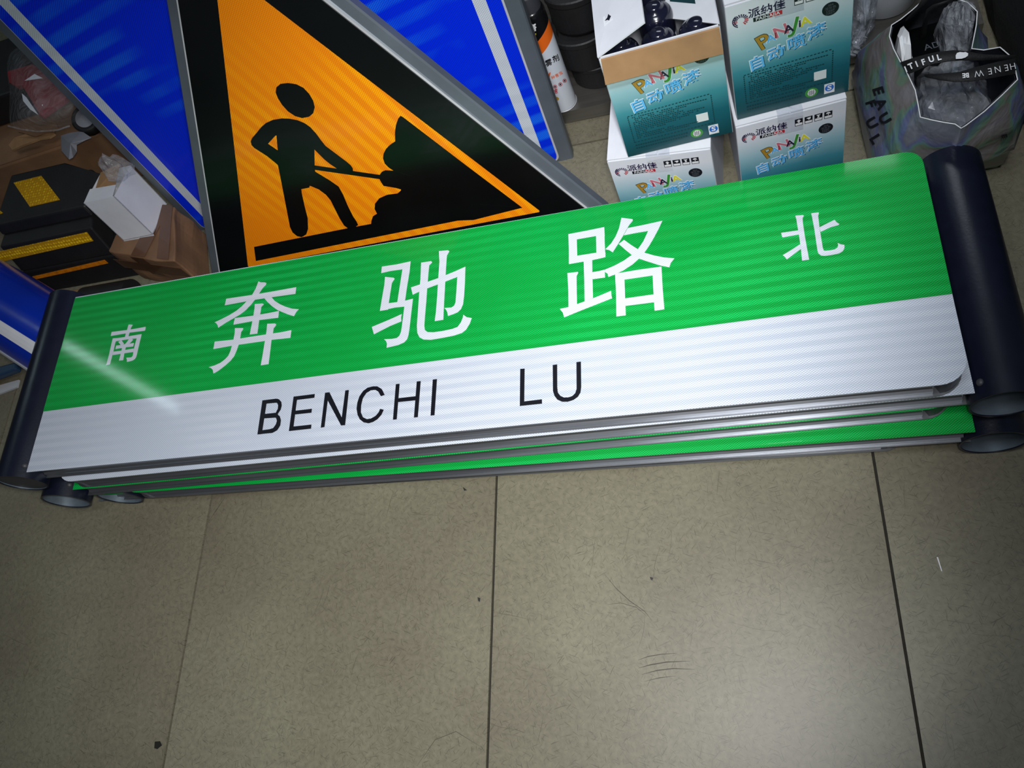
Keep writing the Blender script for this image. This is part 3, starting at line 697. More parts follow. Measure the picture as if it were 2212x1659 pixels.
        dl(0.10, 0.405, 0.85, 0.425, 24, 0.0035); dl(0.10, 0.14, 0.85, 0.145, 24, 0.0035); dl(0.10, 0.14, 0.10, 0.405, 14, 0.005); dl(0.85, 0.145, 0.85, 0.42, 14, 0.005)
        obj('dashed_border', *merge(dash), M['print_teal'], fr_)
        fine = []
        rng = random.Random(3)
        for r in range(13):
            v = 0.385 - r * 0.0175
            u = 0.135; end = (0.80, 0.62, 0.55, 0.60, 0.78, 0.74, 0.66, 0.55, 0.42, 0.22, 0.48, 0.70, 0.62)[r]
            while u < end:
                wd = rng.uniform(0.011, 0.018)
                if rng.random() > 0.12: fine.append(prism_data([fp(u, v - 0.004), fp(u + wd, v - 0.004), fp(u + wd, v + 0.004), fp(u, v + 0.004)], -uy * 0.0002))
                u += wd + 0.006
        for r in range(2):
            u = 0.10
            while u < 0.58:
                wd = rng.uniform(0.014, 0.02)
                fine.append(prism_data([fp(u, 0.100 - r * 0.03), fp(u + wd, 0.100 - r * 0.03), fp(u + wd, 0.113 - r * 0.03), fp(u, 0.113 - r * 0.03)], -uy * 0.0002)); u += wd + 0.007
        fo = obj('fine_print', *merge(fine), M['print_teal'], fr_); fo['kind'] = 'stuff'
        flat('blank_label', rect(0.695, 0.185, 0.80, 0.262), M['print_white'])
        flat('globe_mark', ell(0.675, 0.082, 0.058, 0.043), M['print_green']); flat('globe_mark', ell(0.675, 0.083, 0.036, 0.030), M['print_white'], 0.0014)
        gl_ = [prism_data([fp(0.675 + s_ * 0.036 * k_ - 0.0025, 0.083 - 0.026, 0.0018), fp(0.675 + s_ * 0.036 * k_ + 0.0025, 0.083 - 0.026, 0.0018), fp(0.675 + s_ * 0.036 * k_ + 0.0025, 0.083 + 0.026, 0.0018), fp(0.675 + s_ * 0.036 * k_ - 0.0025, 0.083 + 0.026, 0.0018)], -uy * 0.0001) for s_, k_ in ((0, 0), (1, 0.42), (-1, 0.42))]
        gl_ += [prism_data([fp(0.64, v_ - 0.0015, 0.0018), fp(0.71, v_ - 0.0015, 0.0018), fp(0.71, v_ + 0.0015, 0.0018), fp(0.64, v_ + 0.0015, 0.0018)], -uy * 0.0001) for v_ in (0.071, 0.083, 0.095)]
        obj('globe_lines', *merge(gl_), M['print_grey'], fr_)
        flat('quality_mark', rect(0.785, 0.035, 0.875, 0.125), M['print_white']); flat('quality_mark', ell(0.83, 0.085, 0.038, 0.031), M['print_blue'], 0.0014)
        txt('quality_letter', 'S', 0.0175, 0.83, 0.085, M['print_white'], k=0.0018, bold=0.0006)
    return rt, c, ux, uy
yw = math.atan2(0.017, 0.2073)
carton('lower right paint carton, closed, white with teal base, partly behind the green sign', (-0.0044, 1.1331), 0.0, yw, full=False)
carton('upper right paint carton, closed, with full teal front, stacked on another carton', (0.0003, 1.1485), BH + 0.0022, yw)
yl = math.atan2(-0.0165, 0.2047)
carton('lower left paint carton, closed, turned slightly under the open carton', (-0.2629, 1.1104), 0.0, yl, full=False)
yu = math.atan2(0.0125, 0.2084)
rtO, cO, uxO, uyO = carton('open paint carton with raised flaps and spray cans inside, stacked at left', (-0.2179, 1.1081), BH + 0.0022, yu, opened=True, h=0.272)
ft = cO + Z3 * 0.272
# kraft flap folded down over the front, side flaps standing half open
obj('kraft_flap', *prism_data([ft + uxO * 0.004 - uyO * 0.003, ft + uxO * (BW - 0.002) - uyO * 0.003, ft + uxO * (BW - 0.001) - uyO * 0.016 - Z3 * 0.045, ft + uxO * 0.001 - uyO * 0.016 - Z3 * 0.045], -uyO * 0.003 - Z3 * 0.001), M['kraft'], rtO)
def flap(p_front_tip, xt, hinge_u, name='side_flap'):
    tip = atX(p_front_tip, xt)
    h0 = ft + uxO * (BW * hinge_u); h1 = h0 + uyO * BD
    tipb = tip + uyO * 0.245 + Z3 * 0.004
    n_ = (h1 - h0).cross(tip - h0).normalized()
    if n_.z < 0: n_ = -n_
    o = obj(name, *prism_data([h0, h1, tipb, tip], n_ * 0.003), M['white_card'], rtO)
    return o, h0, (tip - h0), (h1 - h0), n_
fo1, h0, fu, fv, fn = flap((1394, 50), -0.128, 0.0)
fa, fb = fu.normalized(), fv.normalized()
def fpt(a, b): return h0 + fu * a + fv * b + fn * 0.0034
obj('flap_mark', *prism_data([fpt(0.20, 0.20), fpt(0.20, 0.30), fpt(0.42, 0.30), fpt(0.42, 0.20)], fn * 0.0003), M['print_black'], fo1)
obj('flap_mark', *prism_data([fpt(0.215, 0.207), fpt(0.215, 0.293), fpt(0.405, 0.293), fpt(0.405, 0.207)], fn * 0.0005), M['print_white'], fo1)
obj('flap_symbol', *prism_data([fpt(0.24, 0.25), fpt(0.30, 0.26), fpt(0.33, 0.285), fpt(0.36, 0.26), fpt(0.38, 0.25), fpt(0.36, 0.24), fpt(0.33, 0.225), fpt(0.30, 0.24)], fn * 0.0008), M['print_black'], fo1)
fo2, h0, fu, fv, fn = flap((1421, 38), -0.118, 1.0)
obj('flap_panel', *prism_data([fpt(0.30, 0.16), fpt(0.30, 0.42), fpt(0.72, 0.42), fpt(0.72, 0.16)], fn * 0.0004), M['print_teal'], fo2)
# spray cans standing in the open carton
can0 = None
def make_can(c):
    rt = root('spray_can', 'spray can with glossy navy domed cap inside the open carton', 'spray can', c, 'spray cans in the open carton')
    obj('can_body', *lathe_data([(0.0, 0), (0.030, 0), (0.0322, 0.003), (0.0322, 0.184), (0.030, 0.192), (0.024, 0.200), (0.0, 0.200)], c, Z3, 28), M['can_white'], rt, smooth=True)
    obj('can_cap', *lathe_data([(0.0318, 0.192), (0.0322, 0.199), (0.0318, 0.230), (0.0305, 0.236), (0.027, 0.242), (0.020, 0.2465), (0.0150, 0.249), (0.0140, 0.254), (0.0110, 0.2565), (0.0, 0.257)], c, Z3, 32), M['can_cap'], rt, smooth=True)
    return rt
for i, j, lab in ((1, 0, 'navy capped spray can in the middle of the front row inside the open carton'), (0, 0, 'navy capped spray can at the left of the front row inside the open carton'), (2, 0, 'navy capped spray can at the right of the front row inside the open carton'),
                  (1, 1, 'navy capped spray can in the second row, seen between the open carton flaps'), (1, 2, 'navy capped spray can furthest back between the open carton flaps')):
    c = cO + uxO * (0.0385 + i * 0.0660) + uyO * (0.0385 + j * 0.0662) + Z3 * 0.0032
    if can0 is None: can0 = make_can(c); can0['label'] = lab
    else:
        r2 = can0.copy(); COL.objects.link(r2); r2.location = c; r2['label'] = lab
        for ch in can0.children:
            k = ch.copy(); COL.objects.link(k); k.parent = r2

# ---------------------------------------------------------------- decals: shapes drawn in photo pixels and laid onto a real surface
from mathutils.bvhtree import BVHTree
def bvh_of(o):
    me = o.data; mw = Matrix.Translation(wloc(o))
    return BVHTree.FromPolygons([mw @ v.co for v in me.vertices], [list(p.vertices) for p in me.polygons])
def decal(name, tri_data, bvh, mat, parent, k=0.0008):
    V, Fc = tri_data
    out, ok = [], []
    for p in V:
        hit = bvh.ray_cast(CAM, ray(p).normalized(), 10)
        if hit[0] is None: out.append(None)
        else:
            n = hit[1]
            if n.dot(CAM - hit[0]) < 0: n = -n
            out.append(hit[0] + n * k)
    Fc = [f for f in Fc if all(out[i] is not None for i in f)]
    used = sorted({i for f in Fc for i in f})
    if not used: return None
    mp = {i: j for j, i in enumerate(used)}
    return obj(name, [out[i] for i in used], [[mp[i] for i in f] for f in Fc], mat, parent)
def px_text(body, size, c, ang, bold=0.0, sx=1.0, shear=0.0):
    V, Fc = text_data(body, 1.0, (0, 0, 0), (1, 0, 0), (0, 1, 0), bold=bold, lift=0.0, shear=shear)
    ca, sa = math.cos(math.radians(ang)), math.sin(math.radians(ang))
    return [(c[0] + size * (v.x * sx * ca - v.y * sa * 1), c[1] - size * (v.x * sx * sa + v.y * ca)) for v in V], Fc
def px_ring(c, r0, r1, n=14, asp=1.0):
    V = []
    for i in range(n):
        a = 2 * math.pi * i / n
        V += [(c[0] + r0 * math.cos(a), c[1] + r0 * asp * math.sin(a)), (c[0] + r1 * math.cos(a), c[1] + r1 * asp * math.sin(a))]
    return V, [[2 * i, 2 * i + 1, (2 * i + 3) % (2 * n), (2 * i + 2) % (2 * n)] for i in range(n)]

# ---------------------------------------------------------------- aerosol can on the shelf
cc = at((1219, 221), SHZ); cc.z = SHZ
def aerosol_mat():
    m, nt, b = new_mat('aerosol_print')
    N, L = nt.nodes, nt.links
    tc = N.new('ShaderNodeTexCoord'); sp = N.new('ShaderNodeSeparateXYZ'); L.new(tc.outputs['Object'], sp.inputs[0])
    t = mathn(nt, 'SUBTRACT', mathn(nt, 'SUBTRACT', sp.outputs['Z'], mathn(nt, 'MULTIPLY', sp.outputs['X'], 0.75)), 0.0)
    cr = N.new('ShaderNodeValToRGB'); cr.color_ramp.interpolation = 'CONSTANT'; e = cr.color_ramp.elements
    e[0].position = 0.0; e[0].color = lin((200, 206, 216)); e[1].position = 0.74; e[1].color = lin((10, 10, 12))
    k = e.new(0.625); k.color = lin((222, 100, 24))
    L.new(mathn(nt, 'DIVIDE', t, 0.32), cr.inputs[0]); L.new(cr.outputs[0], b.inputs['Base Color'])
    b.inputs['Roughness'].default_value = 0.3; b.inputs['Coat Weight'].default_value = 0.4
    return m
M['aerosol'] = aerosol_mat()
rtC = root('aerosol_can', 'white aerosol can with orange band and black top beside the blue sign', 'spray can', cc)
cb = obj('can_body', *lathe_data([(0.0, 0.002), (0.029, 0.0), (0.0318, 0.002), (0.0325, 0.006), (0.0325, 0.295), (0.030, 0.304), (0.026, 0.310), (0.0, 0.312)], cc, Z3, 48), M['aerosol'], rtC, smooth=True)
obj('base_rim', *lathe_data([(0.0326, 0.0035), (0.0336, 0.0035), (0.0336, 0.0002), (0.0326, 0.0002)], cc, Z3, 48, closed=True), M['alu_edge'], rtC, smooth=True)
obj('can_cap', *lathe_data([(0.0275, 0.306), (0.0275, 0.345), (0.025, 0.351), (0.0, 0.352)], cc, Z3, 40), M['frame_dark'], rtC, smooth=True)
bv = bvh_of(cb)
for ch, c in (('气', (1171, 140)), ('雾', (1185, 136)), ('剂', (1200, 127))):
    decal('can_character', px_text(ch, 15, c, 24, bold=0.02, shear=0.1), bv, M['print_black'], cb)
decal('can_number', px_text('7', 24, (1184, 168), 20, bold=0.03, shear=0.15), bv, M['print_orange'], cb)
for ch, c in (('种', (1195, 167)), ('害', (1203, 163)), ('虫', (1211, 158))):
    decal('can_character', px_text(ch, 8.5, c, 26, bold=0.01), bv, M['print_orange'], cb)
for c in ((1181, 190), (1189, 190), (1199, 187), (1210, 182), (1219, 174)):
    decal('pest_ring', px_ring(c, 2.9, 4.2), bv, M['print_red'], cb); decal('pest_mark', px_ring(c, 0.1, 1.9), bv, M['print_black'], cb)
for ch, c in (('奇', (1187, 202)), ('速', (1199, 198))):
    decal('can_character', px_text(ch, 11, c, 18, bold=0.02, shear=0.2), bv, M['print_red'], cb)
decal('fruit_mark', px_ring((1200, 213), 0.2, 7.5, asp=0.62), bv, M['print_gold'], cb)
decal('brand_character', px_text('害', 17, (1150, 62), 24, bold=0.03, shear=0.25), bv, M['print_white'], cb)
decal('brand_strip', ([(1139, 80), (1158, 71), (1158, 75), (1139, 84)], [[0, 1, 2, 3]]), bv, M['print_yellow'], cb)

# ---------------------------------------------------------------- black rubber cups and black plastic bag beside the can
def lobe(label, c, r, h, ang, squash=0.8):
    """rounded rubber cup: half-round front, square back, rolled lip on top"""
    c = Vector(c); a = Vector((math.cos(ang), math.sin(ang), 0)); b = Vector((-a.y, a.x, 0))
    def ring(rr, z):
        pts = [c + a * (rr * math.cos(t)) - b * (rr * squash * math.sin(t)) + Z3 * z for t in [math.pi * k / 18 for k in range(19)]]
        return pts + [c - a * rr + b * 0.05 + Z3 * z, c + a * rr + b * 0.05 + Z3 * z]
    rings = [ring(r * 0.93, 0), ring(r * 0.98, 0.006), ring(r * 1.0, h * 0.8), ring(r * 1.04, h * 0.84), ring(r * 1.04, h * 0.97), ring(r * 0.99, h), ring(r * 0.80, h), ring(r * 0.76, h - 0.012)]
    V, Fc = [], []
    m = len(rings[0])
    for q in rings: V += q
    for j in range(len(rings) - 1):
        for i in range(m): Fc.append([j * m + i, j * m + (i + 1) % m, (j + 1) * m + (i + 1) % m, (j + 1) * m + i])
    Fc += [list(range(m))[::-1], [(len(rings) - 1) * m + i for i in range(m)]]
    rt = root('rubber_cup', label, 'rubber cup', c, 'stacked black rubber cups')
    obj('rubber_body', V, Fc, M['rubber'], rt)
    return rt
q = at((1292, 196), SHZ)
lobe('lowest black rubber cup on the steel shelf', (q.x + 0.005, q.y + 0.055, SHZ + 0.0005), 0.066, 0.070, -0.08)
lobe('black rubber cup in the middle of the stack', (q.x - 0.010, q.y + 0.052, SHZ + 0.0715), 0.070, 0.092, -0.12)
lobe('topmost black rubber cup half hidden by the open carton', (q.x + 0.000, q.y + 0.075, SHZ + 0.1645), 0.070, 0.10, -0.05)
def blob(name, c, rad, seed, amp, freq, mat, parent, sub=5, flat=None):
    bm = bmesh.new(); bmesh.ops.create_icosphere(bm, subdivisions=sub, radius=1.0)
    for v in bm.verts:
        d = v.co.normalized()
        r = 1 + amp * (noise.fractal(d * freq + Vector((seed, 0, 0)), 0.7, 2.2, 4) ) + amp * 0.7 * (abs(noise.noise(d * freq * 1.7 + Vector((0, seed, 0)))) - 0.3)
        v.co = Vector((d.x * rad[0] * r, d.y * rad[1] * r, d.z * rad[2] * r))
        if flat is not None and v.co.z < flat: v.co.z = flat + (v.co.z - flat) * 0.05
    V = [Vector(c) + v.co for v in bm.verts]; Fc = [[v.index for v in f.verts] for f in bm.faces]
    bm.free()
    return obj(name, V, Fc, mat, parent, smooth=sub > 4)
M['bin_bag'] = plain('black_bin_liner', (20, 20, 23), 0.22, coat=0.3, var=0.2, vscale=20, bump=0.7, bscale=28)
bc = at((1232, 110), 0.16)
rtK = root('plastic_bag', 'crumpled black plastic bag wedged between the aerosol can and rubber cups', 'bag', (bc.x, bc.y + 0.03, SHZ))
blob('bag_skin', (bc.x - 0.004, bc.y + 0.075, SHZ + 0.135), (0.030, 0.055, 0.150), 3.3, 0.35, 1.4, M['bin_bag'], rtK, sub=3, flat=-0.134)
d0 = at((1270, 20), 0.2)
bevel(tag(obj('back_block', *box_data((-0.42, 1.80, SHZ + 0.0003), (0.55, 0, 0), (0, 0.22, 0), (0, 0, 0.42)), M['dark_fabric']), 'plain black block standing at the back of the steel shelf', 'bin'), 0.02)  # plain black block that closes off the view behind the shelf

# ---------------------------------------------------------------- right side: clear bag, bucket, silver tote, black holdall
bk = at((1925, 52), SHZ)
rtU = root('plastic_bucket', 'pale grey plastic bucket on the shelf beside the upper right carton', 'bucket', (bk.x, bk.y + 0.075, SHZ))
cU = Vector((bk.x - 0.004, bk.y + 0.085, SHZ + 0.0003))
obj('bucket_wall', *lathe_data([(0.0, 0.0), (0.066, 0.0), (0.070, 0.004), (0.085, 0.19), (0.081, 0.19), (0.066, 0.008), (0.0, 0.008)], cU, Z3, 40), M['bucket'], rtU, smooth=True)
obj('bucket_rim', *lathe_data([(0.0835, 0.178), (0.091, 0.178), (0.091, 0.195), (0.0835, 0.195)], cU, Z3, 40, closed=True), M['bucket'], rtU, smooth=True)
# clear bag hanging over the shelf lip
rtP = root('clear_bag', 'crumpled clear plastic bag hanging off the shelf next to the teal carton', 'bag', (0.262, 1.46, 0.05))
V, Fc = [], []
nx, ny = 22, 30
edge = [((1832, -60), (1905, -60)), ((1836, 20), (1893, 20)), ((1838, 70), (1890, 55)), ((1838, 100), (1868, 85)), ((1834, 124), (1848, 104))]
for j in range(ny + 1):
    t = j / ny * (len(edge) - 1); k = min(int(t), len(edge) - 2); f = t - k
    a = Vector(edge[k][0]).lerp(Vector(edge[k + 1][0]), f); b = Vector(edge[k][1]).lerp(Vector(edge[k + 1][1]), f)
    for i in range(nx + 1):
        p = a.lerp(b, i / nx)
        y = 1.50 - 0.06 * math.sin(math.pi * i / nx) * (0.4 + 0.6 * (1 - j / ny)) + 0.018 * noise.noise(Vector((i * 0.35, j * 0.22, 1.2))) - 0.05 * (j / ny)
        V.append(atY((p.x, p.y), y))
for j in range(ny):
    for i in range(nx): Fc.append([j * (nx + 1) + i, j * (nx + 1) + i + 1, (j + 1) * (nx + 1) + i + 1, (j + 1) * (nx + 1) + i])
o = obj('film_sheet', V, Fc, M['film_dark'], rtP, smooth=True)
s_ = o.modifiers.new('thick', 'SOLIDIFY'); s_.thickness = 0.012; s_.offset = 1

# silver tote
def holo():
    m, nt, b = new_mat('holographic_silver')
    N, L = nt.nodes, nt.links
    tc = N.new('ShaderNodeTexCoord')
    n1 = N.new('ShaderNodeTexNoise'); n1.inputs['Scale'].default_value = 7; n1.inputs['Detail'].default_value = 3; n1.inputs['Distortion'].default_value = 0.8; L.new(tc.outputs['Object'], n1.inputs['Vector'])
    cr = N.new('ShaderNodeValToRGB'); e = cr.color_ramp.elements
    e[0].position = 0.28; e[0].color = lin((150, 154, 166)); e[1].position = 0.72; e[1].color = lin((160, 158, 166))
    for pos, c in ((0.40, (132, 135, 148)), (0.455, (120, 126, 172)), (0.505, (122, 156, 164)), (0.55, (126, 162, 136)), (0.60, (150, 143, 141))):
        k = e.new(pos); k.color = lin(c)
    L.new(n1.outputs['Fac'], cr.inputs[0]); L.new(cr.outputs[0], b.inputs['Base Color'])
    b.inputs['Metallic'].default_value = 0.35; b.inputs['Roughness'].default_value = 0.30
    n2 = N.new('ShaderNodeTexNoise'); n2.inputs['Scale'].default_value = 16; n2.inputs['Detail'].default_value = 3; n2.inputs['Distortion'].default_value = 0.4; L.new(tc.outputs['Object'], n2.inputs['Vector'])
    bp = N.new('ShaderNodeBump'); bp.inputs['Strength'].default_value = 0.55; bp.inputs['Distance'].default_value = 0.012; L.new(n2.outputs['Fac'], bp.inputs['Height']); L.new(bp.outputs[0], b.inputs['Normal'])
    return m
M['holo'] = holo()
M['tote_in'] = plain('tote_lining', (84, 86, 94), 0.6, var=0.15, vscale=10, bump=0.3, bscale=20)
rim = [(1926,54),(1921,78),(1930,105),(1945,134),(1961,161),(1977,195),(1983,225),(1988,253),(2012,259),(2037,264),(2063,268),(2076,277),(2086,271),(2106,256),(2127,240),(2165,205),(2198,172),(2192,145),(2187,125),(2160,102),(2125,108),(2099,105),(2104,80),(2109,54),(2111,25),(2090,5),(2050,-8),(2000,-5),(1970,22),(1945,42)]
RIM = [at(p, 0.30) for p in rim]
rc = sum(RIM, Vector()) / len(RIM)
bcx, bcy = 0.395, 1.285
BOT = []
for p in RIM:
    d = (p - rc); a = math.atan2(d.y, d.x)
    s = 1 / max(abs(math.cos(a)) / 0.130, abs(math.sin(a)) / 0.150)
    BOT.append(Vector((bcx + s * math.cos(a), bcy + s * math.sin(a), 0.003)))
rtG = root('tote_bag', 'open silver holographic tote bag with black lettered straps and plastic inside', 'bag', (bcx, bcy, 0))
lev = 14
V, Fc = [], []
m = len(RIM)
for j in range(lev + 1):
    t = j / lev
    bulge = 0.030 * math.sin(math.pi * t)
    for i in range(m):
        p = BOT[i].lerp(RIM[i], t)
        out = Vector((p.x - (bcx * (1 - t) + rc.x * t), p.y - (bcy * (1 - t) + rc.y * t), 0)).normalized()
        w_ = noise.noise(Vector((i * 0.7, j * 0.45, 4.0))) * 0.014 * math.sin(math.pi * min(1, t * 1.05))
        V.append(p + out * (bulge + w_))
for j in range(lev):
    for i in range(m): Fc.append([j * m + i, j * m + (i + 1) % m, (j + 1) * m + (i + 1) % m, (j + 1) * m + i])
Fc.append(list(range(m))[::-1])
tb = obj('bag_body', V, Fc, M['holo'], rtG, smooth=True)
bvT = bvh_of(tb)
obj('bag_edge', *tube_path(RIM + [RIM[0]], 0.0010, 6), M['print_white'], rtG)
V2 = []
for j in range(lev + 1):
    for i in range(m):
        p = V[j * m + i]; cx_, cy_ = bcx + (rc.x - bcx) * j / lev, bcy + (rc.y - bcy) * j / lev
        inn = Vector((cx_ - p.x, cy_ - p.y, 0)).normalized()
        V2.append(p + inn * 0.004 + Z3 * (0.004 if j == 0 else -0.001))
obj('bag_lining', V2, Fc[:-1], M['tote_in'], rtG, smooth=True)
for ch, c, s, an in (('E', (1898, 196), 32, -72), ('A', (1904, 224), 32, -64), ('U', (1912, 256), 32, -58), ('F', (1882, 224), 30, -70), ('U', (1884, 266), 32, -62), ('L', (1892, 300), 32, -58)):
    decal('bag_letter', px_text(ch, s, c, an, bold=0.035), bvT, M['print_black'], tb, 0.002)
for ch, c, s, an in (('E', (2168, 292), 16, -80),):
    decal('bag_letter', px_text(ch, s, c, an, bold=0.03), bvT, M['print_black'], tb, 0.002)
# straps: strips between two pixel edge lines, at bag-mouth height
def zz(p): return (1820 + p[0] * 0.1808, p[1] * 0.1808)
def ribbon(top, bot, zs):
    V, Fc = [], []
    n = len(top)
    for a, b, z in zip(top, bot, zs):
        pa, pb = at(zz(a), z), at(zz(b), z - 0.004)
        V += [pa, pb]
    for i in range(n - 1): Fc.append([2 * i, 2 * i + 1, 2 * i + 3, 2 * i + 2])
    return V, Fc
def strap(top, bot, zs):
    o = obj('strap', *ribbon(top, bot, zs), M['strap'], rtG, smooth=True)
    s = o.modifiers.new('thick', 'SOLIDIFY'); s.thickness = 0.0015; s.offset = 0
    return o
st1 = strap([(690,745),(850,690),(1000,650),(1150,620),(1330,600),(1500,615),(1700,650),(1900,655),(2060,655)], [(775,890),(900,840),(1000,790),(1100,760),(1250,735),(1400,720),(1600,725),(1800,715),(2060,700)], [0.303, 0.315, 0.325, 0.33, 0.332, 0.33, 0.322, 0.312, 0.305])
st2 = strap([(975,890),(1200,880),(1400,860),(1600,800),(1850,740),(2060,700)], [(985,920),(1150,955),(1350,980),(1550,970),(1750,940),(2075,880)], [0.306, 0.315, 0.322, 0.322, 0.314, 0.303])
st3 = strap([(925,480),(930,400),(965,250),(1000,120),(1080,60),(1200,20),(1330,-20)], [(985,480),(1000,400),(1020,250),(1060,140),(1130,80),(1250,28),(1350,0)], [0.20, 0.24, 0.31, 0.36, 0.385, 0.39, 0.38])
st4 = strap([(750,250),(800,180),(880,90),(960,-20),(1000,-80)], [(825,215),(870,165),(940,95),(1015,10),(1060,-60)], [0.302, 0.33, 0.36, 0.385, 0.39])
class Flat:
    def __init__(self, zf): self.zf = zf
    def ray_cast(self, o, d, dist):
        p = (CX + 0, 0)
        v = R.transposed() @ d; px_ = CX + F * v.x / v.z; py_ = CY + F * v.y / v.z
        z = self.zf((px_ - 1820) / 0.1808); t = (z - H) / d.z
        return (o + d * t, Vector((0, 0, 1)), 0, 0)
def zcurve(xs, zs):
    def f(x):
        for k in range(len(xs) - 1):
            if x <= xs[k + 1] or k == len(xs) - 2:
                t = max(0, min(1, (x - xs[k]) / (xs[k + 1] - xs[k]))); return zs[k] + (zs[k + 1] - zs[k]) * t + 0.0022
    return Flat(f)
b1 = zcurve([690, 850, 1000, 1150, 1330, 1500, 1700, 1900, 2060], [0.303, 0.315, 0.325, 0.33, 0.332, 0.33, 0.322, 0.312, 0.305])
b2 = zcurve([975, 1200, 1400, 1600, 1850, 2060], [0.306, 0.315, 0.322, 0.322, 0.314, 0.303])
for ch, c, an in (('I', (755, 838), 22), ('T', (815, 800), 24), ('I', (885, 775), 22), ('F', (965, 752), 20), ('U', (1060, 716), 17), ('L', (1150, 695), 15)):
    decal('strap_letter', px_text(ch, 17.5, zz(c), an, bold=0.035), b1, M['print_white'], st1, 0.0015)
decal('strap_heart', ([zz(p) for p in ((1352,712),(1350,670),(1365,640),(1400,628),(1440,632),(1470,628),(1500,645),(1495,672),(1465,695),(1420,708))], [list(range(10))]), b1, M['print_white'], st1, 0.0015)
for ch, c, an in (('W', (1625, 880), 190), ('E', (1760, 855), 190), ('N', (1850, 832), 190), ('E', (1955, 812), 192), ('H', (2030, 795), 192)):
    decal('strap_letter', px_text(ch, 20, zz(c), an, bold=-0.012), b2, M['print_white'], st2, 0.0015)
decal('strap_letter', px_text('BE', 14, zz((1470, 905)), 186, bold=0.03), b2, M['print_white'], st2, 0.0015)
# what the tote holds
p = at((2000, 95), 0.20)
rtD = root('dark_box', 'dark boxed item with faint print standing inside the silver tote', 'box', (0.36, 1.30, 0.012))
bevel(obj('box_body', *box_data((0.345, 1.255, 0.012), (0.075, 0.007, 0), (-0.005, 0.10, 0), (0, 0, 0.20)), M['tri_black'], rtD), 0.003)
obj('box_lettering', *text_data('AD', 0.022, (0.385, 1.30, 0.2125), (1, 0.1, 0), (-0.1, 1, 0), lift=0.0003), M['print_grey'], rtD)
rtW = root('white_carrier', 'white plastic carrier crumpled at the left inside the silver tote', 'bag', (0.335, 1.27, 0.012))
blob('carrier_skin', (0.322, 1.262, 0.165), (0.020, 0.062, 0.125), 8.1, 0.25, 1.3, M['print_white'], rtW, sub=3, flat=-0.115)
rtX = root('clear_wrap', 'crumpled clear wrapping filling the mouth of the silver tote', 'wrapping', (0.42, 1.2, 0.012))
blob('wrap_skin', (0.402, 1.175, 0.170), (0.068, 0.098, 0.075), 5.7, 0.30, 1.5, M['film'], rtX, sub=4, flat=-0.13)
rtX2 = root('grey_wrap', 'grey plastic wrapped bundle under the straps of the silver tote', 'wrapping', (0.43, 1.22, 0.012))
M['grey_wrap'] = plain('grey_wrapping', (84, 88, 98), 0.3, coat=0.4, var=0.2, vscale=12, bump=0.7, bscale=22)
blob('bundle_skin', (0.402, 1.19, 0.105), (0.072, 0.105, 0.085), 2.2, 0.28, 1.5, M['grey_wrap'], rtX2, sub=4, flat=-0.09)

rtX3 = root('folded_film', 'folded clear plastic sheet standing at the back of the silver tote', 'wrapping', (0.425, 1.30, 0.012))
blob('film_skin', (0.425, 1.30, 0.19), (0.032, 0.060, 0.115), 6.4, 0.30, 1.4, M['film_dark'], rtX3, sub=4, flat=-0.17)

# black holdall at the right edge
rtH = root('black_holdall', 'big black fabric bag at the right edge beside the silver tote', 'bag', (0.85, 1.45, 0))
bm = bmesh.new(); bmesh.ops.create_cube(bm, size=2.0); bmesh.ops.subdivide_edges(bm, edges=bm.edges[:], cuts=14, use_grid_fill=True)
V = []
for v in bm.verts:
    d = v.co.normalized(); c_ = v.co
    q = Vector((c_.x, c_.y, c_.z)) * 0.80 + d * 0.28
    p = Vector((0.845 + q.x * 0.275, 1.50 + q.y * 0.50, 0.25 + q.z * 0.25))
    nz_ = noise.fractal(p * 5.0, 0.8, 2.0, 3) * 0.022
    p += d * nz_
    p.z = max(0.001, p.z)
    V.append(p)
Fc = [[v.index for v in f.verts] for f in bm.faces]; bm.free()
hb = obj('holdall_body', V, Fc, M['dark_fabric'], rtH, smooth=True)
obj('holdall_handle', *tube_path([(0.66, 1.25, 0.50), (0.62, 1.30, 0.545), (0.62, 1.42, 0.57), (0.63, 1.55, 0.555), (0.67, 1.62, 0.50)], 0.011, 10), M['strap'], rtH, smooth=True)

# ---------------------------------------------------------------- left side clutter
def yellow():
    m, nt, b = new_mat('yellow_reflector')
    N, L = nt.nodes, nt.links
    tc = N.new('ShaderNodeTexCoord')
    vo = N.new('ShaderNodeTexVoronoi'); vo.inputs['Scale'].default_value = 105; vo.inputs['Randomness'].default_value = 0.25; L.new(tc.outputs['Object'], vo.inputs['Vector'])
    cr = N.new('ShaderNodeValToRGB'); e = cr.color_ramp.elements
    e[0].position = 0.18; e[0].color = lin((255, 214, 30)); e[1].position = 0.5; e[1].color = lin((186, 138, 10))
    L.new(vo.outputs['Distance'], cr.inputs[0]); L.new(cr.outputs[0], b.inputs['Base Color'])
    b.inputs['Roughness'].default_value = 0.25; b.inputs['Coat Weight'].default_value = 0.5
    bp = N.new('ShaderNodeBump'); bp.inputs['Strength'].default_value = 0.6; bp.inputs['Distance'].default_value = 0.002; bp.invert = True; L.new(vo.outputs['Distance'], bp.inputs['Height']); L.new(bp.outputs[0], b.inputs['Normal'])
    return m
M['yellow'] = yellow()
X0 = -2.07
